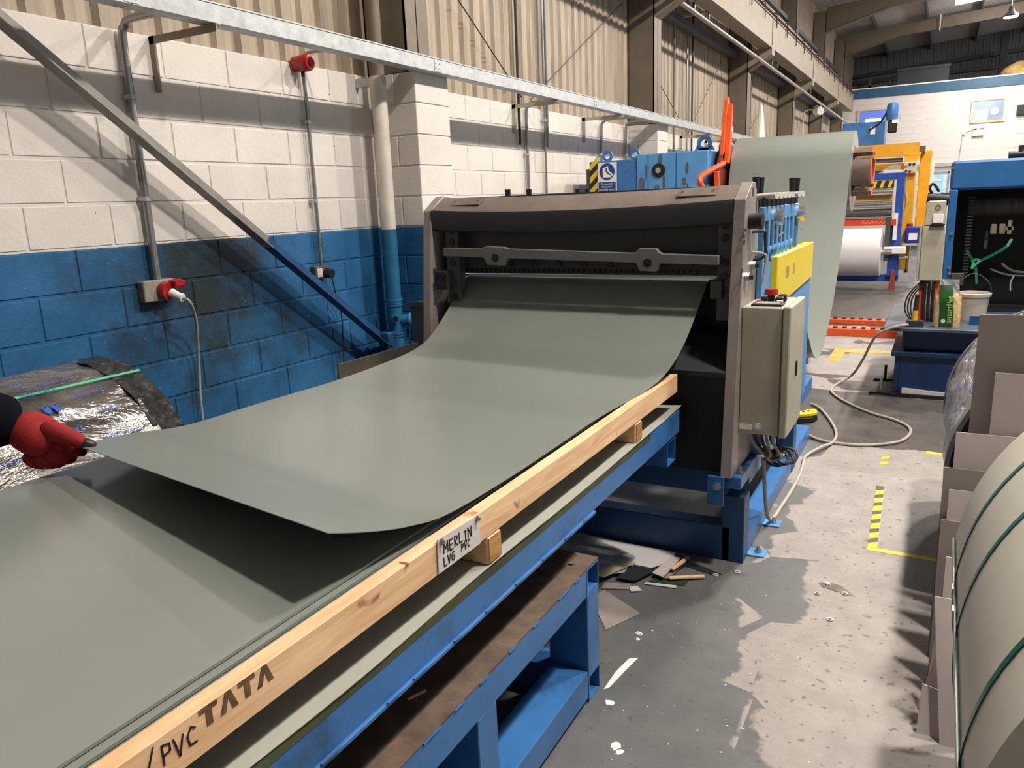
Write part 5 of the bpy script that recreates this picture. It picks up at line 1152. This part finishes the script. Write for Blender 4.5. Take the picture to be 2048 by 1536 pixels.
b = B(); b.grid(lambda u, v: bagfront(-0.055 + 0.10 * u - 0.02 * v * v, 0.005 + 0.335 * v), 12, 24); b.build('green_label', mat('dark_green_label', '1f4a22', rough=0.3, var=0.1), t, smooth=True)
font_mesh('smartPet', 0.062, lambda x, y: bagfront(0.012 - y + 0.02, 0.035 + x, 0.005), 'lettering', mat('lime_print', '8fc04a', rough=0.4), t, align='LEFT')
b = B(); pts = [(-0.025 + 0.016 * math.cos(a), 0.055 + 0.016 * math.sin(a)) for a in [q * math.pi / 8 for q in range(16)]]; b.add([bagfront(x, z, 0.005) for x, z in pts], [tuple(range(16))]); b.build('white_motif', WHITE, t)
# bucket
t = thing('bucket', (0.27, 7.6, 0.6), 'off-white plastic bucket with a wire handle behind the pellet bag', 'bucket')
b = B(); b.lathe([(0.105, 0.0), (0.125, 0.2), (0.135, 0.2), (0.138, 0.225), (0.128, 0.23), (0.122, 0.225), (0.10, 0.01)], (0.27, 7.6, 0.601), 'z', 32); b.build('pail', mat('off_white_plastic', 'b9b3a7', rough=0.4, var=0.05), t, smooth=True)
B().cyl((0.27, 7.6, 0.80), (0.27, 7.6, 0.805), 0.118, 28).build('grey_contents', mat('grey_slurry', '6f675c', rough=0.6), t)
B().tube([(0.27 - 0.135, 7.6, 0.815), (0.27 - 0.11, 7.62, 0.91), (0.27, 7.66, 0.985), (0.27 + 0.11, 7.62, 0.91), (0.27 + 0.135, 7.6, 0.815)], 0.004, 6).build('wire_handle', BLACK, t, smooth=True)

# ================================================================== FAR MACHINE LINE (yellow coater with white roll)
MY = 15.0
t = thing('roll_stand', (-1.3, MY, 0), 'blue and red unwind stand with chrome rollers in front of the yellow machine', 'machine')
RB = mat('royal_blue_paint', '1f49a0', rough=0.4, var=0.06)
B().box(-2.4, -0.62, MY + 0.0, MY + 0.08, 1.86, 1.97).build('top_beam', RB, t, bevel=0.005)
B().box(-0.74, -0.62, MY - 0.02, MY + 0.1, 1.10, 1.97).build('side_post', RB, t, bevel=0.005)
B().box(-0.80, -0.62, MY, MY + 0.12, 0.22, 1.12).build('lower_post', RB, t, bevel=0.005)
B().box(-2.4, -0.62, MY + 0.1, MY + 0.25, 0.12, 0.24).build('low_beam', RB, t, bevel=0.005)
for x_ in (-0.70, -2.3): B().prism([(x_ - 0.06, 0), (x_ + 0.05, 0), (x_ + 0.04, 0.33), (x_ - 0.02, 0.33)], 'y', MY - 0.05, MY + 0.05).build('red_foot', mat('brick_red_paint', '8a3a2a', rough=0.5), t)
hzb = B().box(-2.3, -0.78, MY - 0.02, MY + 0.06, 1.72, 1.85).build('hazard_board', STRIPY, t)
for i in range(12):
    x_ = -2.2 + i * 0.12; B().prism([(x_, 1.73), (x_ + 0.05, 1.73), (x_ + 0.085, 1.84), (x_ + 0.035, 1.84)], 'y', MY - 0.024, MY - 0.02).build('yellow_stripe', HAZY, hzb)
for z_, r_, m_ in ((1.66, .06, CHROME), (1.48, .035, CHROME), (1.41, .045, CHROME), (1.31, .06, GREYM), (1.23, .035, CHROME)): B().cyl((-2.3, MY - 0.06, z_), (-0.78, MY - 0.06, z_), r_, 14).build('roller', m_, t, smooth=True)
B().box(-2.3, -0.78, MY + 0.05, MY + 0.15, 1.52, 1.60).build('amber_beam', AMBER, t)
rb = B().box(-2.4, -0.70, MY - 0.12, MY - 0.06, 1.10, 1.20).build('red_beam', mat('signal_red_beam', 'bf3a22', rough=0.4, var=0.06), t, bevel=0.004)
lt = letters(B(), 'MERLIN', (-1.25, MY - 0.12, 1.13), (1, 0, 0), (0, 0, 1), 0.045, 0.006, 0.3, 0.2) if False else None
wv = B(); wv.tube([(-1.25 + 0.035 * i, MY - 0.123, 1.15 + 0.022 * ((i % 2) * 2 - 1) * (0.5 + 0.5 * ((i * 7) % 3) / 2)) for i in range(12)], 0.004, 5, 3); wv.build('pale_handwriting', mat('pale_scrawl', 'd9a06a', rough=0.6), t)
B().box(-0.86, -0.78, MY - 0.14, MY + 0.1, 0.5, 1.24).build('bearing_bracket', GREYM, t)
B().box(-0.74, -0.68, MY - 0.10, MY - 0.02, 0.85, 1.30).build('white_lever_plate', WHITE, t)
B().box(-0.86, -0.52, MY - 0.2, MY - 0.05, 0.62, 0.74).build('air_cylinder', WHITE, t, bevel=0.01)
B().cyl((-0.62, MY - 0.12, 0.55), (-0.48, MY - 0.12, 0.55), 0.03, 10).build('crank_shaft', CHROME, t); ck = B().cyl((-0.50, MY - 0.12, 0.55), (-0.50, MY - 0.12, 0.33), 0.012, 8).build('crank', DARKM, t); B().cyl((-0.5, MY - 0.12, 0.30), (-0.5, MY - 0.12, 0.35), 0.03, 12).build('crank_ball', BLACK, ck, smooth=True)
t = thing('white_roll', (-1.5, MY - 0.3, 0.66), 'big roll of white film held in the blue unwind stand', 'roll')
B().cyl((-2.3, MY - 0.35, 0.665), (-0.885, MY - 0.35, 0.665), 0.40, 56).build('film_roll', mat('white_film', 'd8d3d0', rough=0.35, var=0.02), t, smooth=True)
B().cyl((-2.4, MY - 0.35, 0.665), (-0.72, MY - 0.35, 0.665), 0.05, 16).build('roll_shaft', CHROME, t, smooth=True)
t = thing('yellow_press', (-1.0, 15.8, 0), 'tall amber yellow machine frame beyond the white roll', 'machine')
AY = 15.4
B().sqtube_x(-2.6, -0.45, AY, AY + 0.2, 2.25, 2.46, 0.015).build('top_beam', AMBER, t)
B().box(-2.6, -0.62, AY + 0.25, AY + 0.4, 2.02, 2.14).build('second_beam', AMBER, t, bevel=0.005)
B().cyl((-2.6, AY + 0.2, 2.19), (-0.7, AY + 0.2, 2.19), 0.04, 12).build('chrome_bar', CHROME, t, smooth=True)
B().box(-0.66, -0.48, AY, AY + 0.2, 0.3, 2.25).build('front_post', AMBER, t, bevel=0.006)
B().box(-0.44, -0.26, AY + 0.3, AY + 1.4, 0.9, 2.33).build('side_wall', AMBER, t, bevel=0.01)
B().box(-0.26, -0.22, AY + 0.5, AY + 1.4, 0.9, 2.2).build('white_side_panel', WHITE, t)
B().prism([(-0.64, 1.95), (-0.47, 2.3), (-0.40, 2.3), (-0.57, 1.95)], 'y', AY - 0.02, AY).build('gusset', AMBER, t)
B().box(-0.45, -0.36, AY + 0.1, AY + 0.3, 2.3, 2.40).build('rusty_bracket', RUST, t)
B().box(-1.4, -1.02, AY + 0.3, AY + 0.36, 1.86, 2.02).build('green_guard', mat('olive_green_guard', '55733a', rough=0.5), t)
B().prism([(-1.1, 1.95), (-0.85, 2.12), (-0.72, 2.1), (-0.72, 1.95)], 'y', AY - 0.05, AY + 0.1).build('film_drape', CLEARP, t)
B().box(-0.98, -0.66, AY - 0.1, AY - 0.02, 1.90, 2.02).build('white_tray', WHITE, t)
pn = B().box(-0.66, -0.47, AY - 0.12, AY - 0.02, 1.95, 2.14).build('button_panel', CREAM, t, bevel=0.006)
for x_, z_, m_ in ((-0.63, 2.07, ORANGE), (-0.57, 2.10, BLACK), (-0.51, 2.10, BLACK), (-0.62, 1.99, GREEN), (-0.565, 1.98, RED), (-0.51, 1.99, HAZY)): B().cyl((x_, AY - 0.135, z_), (x_, AY - 0.12, z_), 0.022, 12).build('button', m_, pn)
B().tube([(-0.60, AY - 0.05, 1.95), (-0.62, AY - 0.05, 1.7), (-0.58, AY - 0.05, 1.5), (-0.62, AY - 0.05, 1.25), (-0.68, AY - 0.05, 1.1)], 0.012, 6).build('cable', GALV, t, smooth=True)
B().tube([(-1.25, AY - 0.15, 2.1), (-1.2, AY - 0.15, 1.98), (-1.05, AY - 0.15, 1.9), (-0.8, AY - 0.15, 1.88)], 0.012, 6).build('cable', DKCABLE, t, smooth=True)
B().box(-1.75, -1.05, AY + 0.6, AY + 1.2, 2.46, 2.90).build('blue_hopper', BLUE, t, bevel=0.008)
B().box(-2.0, -1.0, AY + 0.55, AY + 1.25, 2.03, 2.10).build('blue_beam', BLUEDK, t)
B().box(-1.28, -1.20, AY + 0.585, AY + 0.6, 2.68, 2.80).build('hopper_label', WHITE, t)
mo = B().lathe([(0.085, 0), (0.095, 0.02), (0.095, 0.24), (0.08, 0.28), (0.03, 0.30)], (-0.94, AY + 0.6, 2.90), 'z', 18).build('motor', BLUE, t, smooth=True)
B().box(-1.0, -0.85, AY + 0.52, AY + 0.68, 2.68, 2.9).build('gear_head', BLACK, t, bevel=0.02); B().box(-0.93, -0.82, AY + 0.5, AY + 0.6, 2.84, 2.9).build('terminal_box', WHITE, t)
B().tube([(-1.0, AY + 0.6, 3.1), (-1.08, AY + 0.6, 2.95), (-1.15, AY + 0.58, 2.85), (-1.3, AY + 0.58, 2.75)], 0.016, 7).build('motor_cable', BLACK, t, smooth=True)
t = thing('chemical_drum', (-0.40, 15.4, 0.7), 'blue square plastic drum with a white label beside the yellow machine', 'drum')
B().box(-0.56, -0.30, 15.1, 15.35, 0.78, 1.06).build('drum_body', mat('drum_blue', '23308a', rough=0.35), t, bevel=0.02)
B().box(-0.50, -0.37, 15.095, 15.1, 0.84, 0.95).build('label', WHITE, t); B().cyl((-0.50, 15.2, 1.06), (-0.50, 15.2, 1.11), 0.05, 14).build('red_cap', RED, t)
t = thing('drum_shelf', (-0.42, 15.3, 0), 'grey metal pedestal under the blue drum', 'stand')
B().box(-0.60, -0.26, 15.05, 15.4, 0.74, 0.78).build('shelf_top', GALV, t); B().box(-0.46, -0.36, 15.2, 15.3, 0, 0.74).build('pedestal', GALV, t)

# ================================================================== CABLES, SCRAP AND LITTER ON THE FLOOR
tag(B().tube([(-0.19, 7.05, 0.62), (-0.28, 6.98, 0.61), (-0.42, 7.02, 0.52), (-0.52, 7.2, 0.28), (-0.62, 7.45, 0.08), (-0.72, 7.40, 0.012), (-0.75, 7.2, 0.012), (-0.733, 7.002, 0.012), (-0.6, 6.722, 0.012), (-0.389, 6.436, 0.012), (-0.205, 6.278, 0.012), (-0.104, 6.104, 0.012), (-0.097, 5.908, 0.012), (-0.161, 5.707, 0.012), (-0.323, 5.57, 0.012), (-0.477, 5.533, 0.012), (-0.643, 5.566, 0.012), (-0.80, 5.739, 0.012), (-0.86, 5.83, 0.012)], 0.0105, 8).build('floor_cable', CABLEM, None, smooth=True), 'long pale cable looping over the floor from the plinth to the leveller', 'cable')
tag(B().tube([(-0.84, 6.55, 0.012), (-0.76, 6.44, 0.012), (-0.643, 6.112, 0.012), (-0.564, 5.791, 0.012), (-0.558, 5.538, 0.014), (-0.613, 5.337, 0.03), (-0.68, 5.169, 0.012), (-0.67, 4.979, 0.012), (-0.66, 4.7, 0.012), (-0.67, 4.3, 0.012), (-0.69, 3.95, 0.05), (-0.70, 3.8, 0.44)], 0.0105, 8).build('floor_cable', CABLEM, None, smooth=True), 'shorter pale cable curling up to the bundle under the control box', 'cable')
t = thing('crane_remote', (-0.82, 6.05, 0), 'yellow and black handheld crane remote lying on the floor', 'remote')
B().prism([(-0.90, 5.98), (-0.88, 5.94), (-0.76, 6.02), (-0.73, 6.10), (-0.75, 6.14), (-0.78, 6.14)], 'z', 0.045, 0.085).build('yellow_case', mat('remote_yellow', 'e0bd12', rough=0.3), t, bevel=0.012)
B().prism([(-0.90, 5.98), (-0.88, 5.94), (-0.76, 6.02), (-0.73, 6.10), (-0.75, 6.14), (-0.78, 6.14)], 'z', 0.0, 0.045).build('black_base', BLACK, t, bevel=0.006)
for i in range(3): B().cyl((-0.86 + i * 0.035, 5.985 + i * 0.03, 0.085), (-0.86 + i * 0.035, 5.985 + i * 0.03, 0.09), 0.009, 10).build('button', BLACK, t)
WOFF = mat('white_offcut', 'c8c5c3', rough=0.4, var=0.03); KHAKI = mat('khaki_offcut', 'a29d80', rough=0.45); DKOFF = mat('dark_blue_offcut', '23282e', rough=0.5); SPECK = mat('speckled_offcut', '96989b', rough=0.5, var=0.25, scale=40); TAN = mat('tan_offcut', '8b837b', rough=0.5); GRN = mat('green_offcut', '2c3d26', rough=0.5)
SCR = [([(-1.62, 3.22), (-1.30, 3.02), (-1.18, 3.12), (-1.19, 3.30), (-1.55, 3.45)], 0.022, SPECK, 'speckled grey offcut sheet on top of the scrap heap'),
       ([(-1.60, 3.40), (-1.55, 3.452), (-1.03, 3.43), (-1.02, 3.33), (-1.12, 3.18)], 0.014, WOFF, 'white offcut sheet along the back of the scrap heap'),
       ([(-1.305, 3.03), (-1.245, 3.02), (-1.16, 3.215), (-1.23, 3.22)], 0.03, KHAKI, 'khaki strip lying across the scrap heap'),
       ([(-1.20, 3.06), (-1.11, 3.07), (-1.05, 3.22), (-1.17, 3.22)], 0.018, DKOFF, 'dark blue-black offcut beside the khaki strip'),
       ([(-1.23, 2.96), (-1.10, 3.01), (-1.13, 3.05), (-1.24, 3.02)], 0.006, TAN, 'taupe offcut at the front of the scrap heap'),
       ([(-1.10, 2.985), (-1.055, 3.01), (-1.09, 3.045), (-1.12, 3.02)], 0.009, WOFF, 'small white offcut at the front tip of the scrap heap'),
       ([(-1.07, 3.08), (-0.93, 3.10), (-0.93, 3.125), (-1.07, 3.10)], 0.006, WOFF, 'narrow white strip lying in front of the green strip'),
       ([(-1.06, 3.11), (-0.90, 3.14), (-0.90, 3.20), (-1.05, 3.16)], 0.004, GRN, 'dark green strip lying beside the scrap heap'),
       ([(-1.06, 3.16), (-1.00, 3.14), (-0.985, 3.36), (-1.03, 3.36)], 0.026, PANELLT, 'pale strip slanting down the right of the scrap heap'),
       ([(-1.02, 3.16), (-0.985, 3.16), (-0.955, 3.35), (-0.985, 3.36)], 0.012, TAN, 'thin taupe strip beside the slanting pale strip'),
       ([(-0.95, 3.33), (-0.79, 3.29), (-0.78, 3.32), (-0.92, 3.38)], 0.004, DKOFF, 'dark strip lying near the guillotine base corner'),
       ([(-1.24, 2.86), (-1.085, 2.65), (-1.00, 2.83), (-1.22, 2.96)], 0.004, TAN, 'taupe offcut sheet lying alone beside the bench end')]
for pts, z, m_, lab in SCR:
    tag(B().prism(pts, 'z', max(0.0005, z - 0.003), z).build('offcut_sheet', m_, None), lab, 'offcut', 'offcuts on the floor beside the guillotine')
for p, q, lab in (((-0.985, 3.22, 0.03), (-0.955, 3.33, 0.035), 'short broken wood piece leaning on the scrap heap'), ((-0.98, 3.16, 0.016), (-0.84, 3.25, 0.012), 'thin wood stick lying by the scrap heap')):
    tag(B().bar(p, q, 0.02, 0.012).build('wood_stick', WOOD, None, bevel=0.003), lab, 'stick')
for i, (x_, y_) in enumerate(((-0.80, 3.30), (-0.717, 3.372), (-0.284, 3.109), (-0.359, 3.312), (-0.253, 3.36), (-0.97, 3.42))):
    o = B().ring((x_, y_), 'z', 0.006, 0.014, 0.0, 0.005, 14); o.cyl((x_, y_, 0.003), (x_, y_, 0.010), 0.007, 6)
    tag(o.build('loose_washer', GALV, None), ('washer dropped by the dark strip near the base corner', 'washer lying closest to the guillotine base foot', 'dark washer alone on the pale concrete', 'washer at the left of the brown torn patch', 'washer at the right of the brown torn patch', 'washer under the front rail of the guillotine')[i], 'washer', 'washers dropped on the floor')
b = B(); pts = [(-0.37, 3.42), (-0.33, 3.44), (-0.28, 3.43), (-0.25, 3.40), (-0.215, 3.355), (-0.24, 3.35), (-0.27, 3.365), (-0.30, 3.37), (-0.35, 3.385)]
tag(b.prism(pts, 'z', 0.0, 0.0018).build('torn_patch', mat('brown_patch', '6e645c', rough=0.7, var=0.2), None), 'brown torn tape remnant stuck on the pale concrete', 'patch')
def crumple(x, y, s, lab, m_=None):
    b = B(); b.lathe([(s * .5, 0), (s, .15 * s), (s * .8, .5 * s), (s * .35, .75 * s), (0.05 * s, .8 * s)], (x, y, 0), 'z', 9)
    b.v = [(p[0] + random.uniform(-.35, .35) * s, p[1] + random.uniform(-.35, .35) * s, max(0, p[2] + random.uniform(-.1, .1) * s)) for p in b.v]
    tag(b.build('paper_scrap', m_ or WHITE, None), lab, 'scrap', 'paper scraps on the floor')
crumple(-0.335, 3.42, 0.014, 'crumpled buff scrap on the torn brown patch', CREAM)
crumple(-0.954, 2.68, 0.013, 'crumpled white scrap in front of the taupe offcut'); crumple(-0.945, 2.64, 0.008, 'tiny white scrap just below the crumpled one')
b = B(); 
for i in range(50):
    x_, y_ = random.uniform(-0.92, -0.35), random.uniform(1.9, 3.4); s = random.uniform(.0012, .0035); b.prism([(x_ - s, y_), (x_, y_ - s), (x_ + s * 1.5, y_ + s * .4), (x_, y_ + s)], 'z', 0.0003, 0.0012)
o = b.build('floor_chips', WHITE, None); o['kind'] = 'stuff'; o['label'] = 'fine white chips scattered over the grey floor by the bench'; o['category'] = 'chips'
b = B(); pts = [(-0.945, 2.28), (-0.93, 2.30), (-0.915, 2.42), (-0.90, 2.52), (-0.93, 2.50), (-0.945, 2.40)]; tag(b.prism(pts, 'z', 0.0, 0.0012).build('paint_splash', WHITE, None), 'white paint splash on the floor beside the bench leg', 'paint')
b = B()
for k_x, k_y, s in ((-0.80, 2.02, .02), (-0.775, 2.0, .014), (-0.90, 2.22, .018)):
    b.prism([(k_x + s * math.cos(a) * random.uniform(.6, 1.2), k_y + s * math.sin(a) * random.uniform(.6, 1.2)) for a in [q * math.pi / 5 for q in range(10)]], 'z', 0.0, 0.001)
o = tag(b.build('paint_drips', WHITE, None), 'small white paint drips on the dark floor near the bench foot rail', 'paint', None, 'stuff')

# ================================================================== PERSON (only the gloved hand and cuff are in the picture)
def skinned(name, m, joints, edges, parent=None, sub=2, root=0):
    me = bpy.data.meshes.new(name); me.from_pydata([j[:3] for j in joints], edges, []); me.update()
    o = bpy.data.objects.new(name, me); COL.objects.link(o)
    sk = o.modifiers.new('skin', 'SKIN'); sk.use_smooth_shade = True
    for i, j in enumerate(joints):
        sv = me.skin_vertices[0].data[i]; sv.radius = (j[3], j[4] if len(j) > 4 else j[3]); sv.use_root = (i == root)
    o.modifiers.new('sub', 'SUBSURF').levels = sub; o.modifiers['sub'].render_levels = sub
    dg = bpy.context.evaluated_depsgraph_get(); nm = bpy.data.meshes.new_from_object(o.evaluated_get(dg))
    o.modifiers.clear(); o.data = nm; nm.materials.clear(); nm.materials.append(m)
    for p in nm.polygons: p.use_smooth = True
    if parent: o.parent = parent; o.matrix_parent_inverse = Matrix.Translation(-parent.location)
    return o
PL = (-2.95, 0.35, 0)
pr = thing('person', PL, 'person in a dark navy sleeve and red glove lifting the sheet corner', 'person')
J = [(-2.93, 0.33, 0.98, .14, .12), (-2.91, 0.38, 1.16, .13, .10), (-2.88, 0.45, 1.36, .155, .11), (-2.86, 0.48, 1.48, .065), (-2.853, 0.50, 1.515, .058),
     (-2.70, 0.50, 1.40, .066), (-2.70, 0.82, 1.22, .068), (-2.57, 1.12, 1.165, .105), (-2.452, 1.288, 1.115, .085),
     (-3.06, 0.48, 1.40, .062), (-3.14, 0.42, 1.12, .05), (-3.08, 0.56, 0.90, .036),
     (-2.83, 0.32, 0.90, .095), (-2.80, 0.36, 0.50, .065), (-2.79, 0.32, 0.10, .045), (-2.77, 0.45, 0.045, .04),
     (-3.03, 0.30, 0.90, .095), (-3.06, 0.30, 0.50, .065), (-3.07, 0.22, 0.10, .045), (-3.08, 0.36, 0.045, .04)]
E_ = [(0, 1), (1, 2), (2, 3), (3, 4), (2, 5), (5, 6), (6, 7), (7, 8), (2, 9), (9, 10), (10, 11), (0, 12), (12, 13), (13, 14), (14, 15), (0, 16), (16, 17), (17, 18), (18, 19)]
skinned('body', NAVY, J, E_, pr, 2)
hd = B(); hd.lathe([(0.02, -0.125), (0.055, -0.11), (0.075, -0.06), (0.083, 0.0), (0.086, 0.05), (0.075, 0.1), (0.045, 0.125), (0.01, 0.132)], (0, 0, 0), 'z', 20)
hd.v = [(p[0] * 0.92, p[1] * 1.12 + (0.012 if p[1] > 0.05 and -0.03 < p[2] < 0.02 and abs(p[0]) < 0.03 else 0), p[2]) for p in hd.v]
hm = Matrix.Translation((-2.83, 0.58, 1.68)) @ Matrix.Rotation(math.radians(-25), 4, 'X') @ Matrix.Rotation(math.radians(-12), 4, 'Z')
hd.v = [tuple(hm @ Vector(p)) for p in hd.v]; head = hd.build('head', SKIN, pr, smooth=True)
for sx in (-1, 1):
    B().cyl(tuple(hm @ Vector((sx * 0.03, 0.085, 0.01))), tuple(hm @ Vector((sx * 0.03, 0.096, 0.01))), 0.011, 10).build('eye', WHITE, head)
    B().cyl(tuple(hm @ Vector((sx * 0.074, -0.005, -0.01))), tuple(hm @ Vector((sx * 0.088, -0.012, -0.01))), 0.028, 12, 0.022).build('ear', SKIN, head)
nb_ = B(); nb_.add([tuple(hm @ Vector(p)) for p in ((0, .092, .02), (-.016, .09, -.035), (.016, .09, -.035), (0, .122, -.03))], [(0, 1, 3), (0, 3, 2), (1, 2, 3), (0, 2, 1)]); nb_.build('nose', SKIN, head)
B().bar(tuple(hm @ Vector((-.022, .085, -.062))), tuple(hm @ Vector((.022, .085, -.062))), 0.012, 0.008).build('mouth', mat('lips', 'a0605a'), head)
B().cyl((-2.855, 0.49, 1.50), (-2.835, 0.56, 1.60), 0.058, 16, 0.054).build('neck', SKIN, pr, smooth=True)
hr = B(); hr.lathe([(0.09, 0.02), (0.093, 0.06), (0.08, 0.108), (0.05, 0.133), (0.01, 0.14)], (0, 0, 0), 'z', 20); hr.v = [tuple(hm @ Vector((p[0] * .94, p[1] * 1.12 - 0.008, p[2]))) for p in hr.v]; hr.build('hair', HAIR, pr, smooth=True)
# right glove: a palm, four curled fingers beneath the sheet and the thumb on top
GJ = [(-2.4822, 1.2688, 1.1143, .056), (-2.434, 1.2887, 1.0881, .080, .070), (-2.3911, 1.3049, 1.059, .078, .066), (-2.3722, 1.3208, 1.0354, .052, .046)]
GE = [(0, 1), (1, 2), (2, 3)]
gl = skinned('glove', GLOVE, GJ, GE, pr, 2)
def finger(name, pts, r0, r1, m_, tip=None):
    js = [(p[0], p[1], p[2], r0 + (r1 - r0) * i / (len(pts) - 1)) for i, p in enumerate(pts)]
    f_ = skinned(name, m_, js, [(i, i + 1) for i in range(len(pts) - 1)], gl, 2)
    return f_
finger('thumb', [(-2.3857, 1.2952, 1.105), (-2.3335, 1.3123, 1.090), (-2.2963, 1.3391, 1.0607), (-2.277, 1.3606, 1.0438)], .038, .021, GLOVE)
finger('thumb_tip', [(-2.2856, 1.3491, 1.0524), (-2.2712, 1.365, 1.0395), (-2.2573, 1.380, 1.0310)], .0215, .0155, RUBBER)
finger('index_finger', [(-2.3696, 1.3036, 1.0538), (-2.3503, 1.3328, 1.0344), (-2.3403, 1.3581, 1.0135), (-2.3324, 1.3811, 1.005)], .031, .019, GLOVE)
finger('index_tip', [(-2.3422, 1.3592, 1.0129), (-2.3373, 1.3759, 1.0054), (-2.3323, 1.3925, 1.0042)], .020, .015, RUBBER)
finger('middle_finger', [(-2.3791, 1.287, 1.0334), (-2.3515, 1.3123, 1.0046), (-2.3506, 1.345, 0.9928), (-2.3568, 1.3657, 0.9955)], .030, .019, GLOVE)
finger('ring_finger', [(-2.4053, 1.2695, 1.0226), (-2.3816, 1.2915, 0.9894), (-2.3798, 1.3253, 0.9804), (-2.3839, 1.3485, 0.9874)], .029, .018, GLOVE)
finger('little_finger', [(-2.4378, 1.2584, 1.0269), (-2.4234, 1.2741, 0.9895), (-2.4181, 1.3032, 0.9775), (-2.4181, 1.3281, 0.9828)], .026, .017, GLOVE)
skinned('left_glove', GLOVE, [(-3.08, 0.56, 0.90, .036), (-3.07, 0.61, 0.84, .04), (-3.06, 0.64, 0.77, .034), (-3.06, 0.64, 0.69, .018), (-3.03, 0.65, 0.79, .018), (-3.01, 0.68, 0.74, .015)], [(0, 1), (1, 2), (2, 3), (1, 4), (4, 5)], pr, 2)
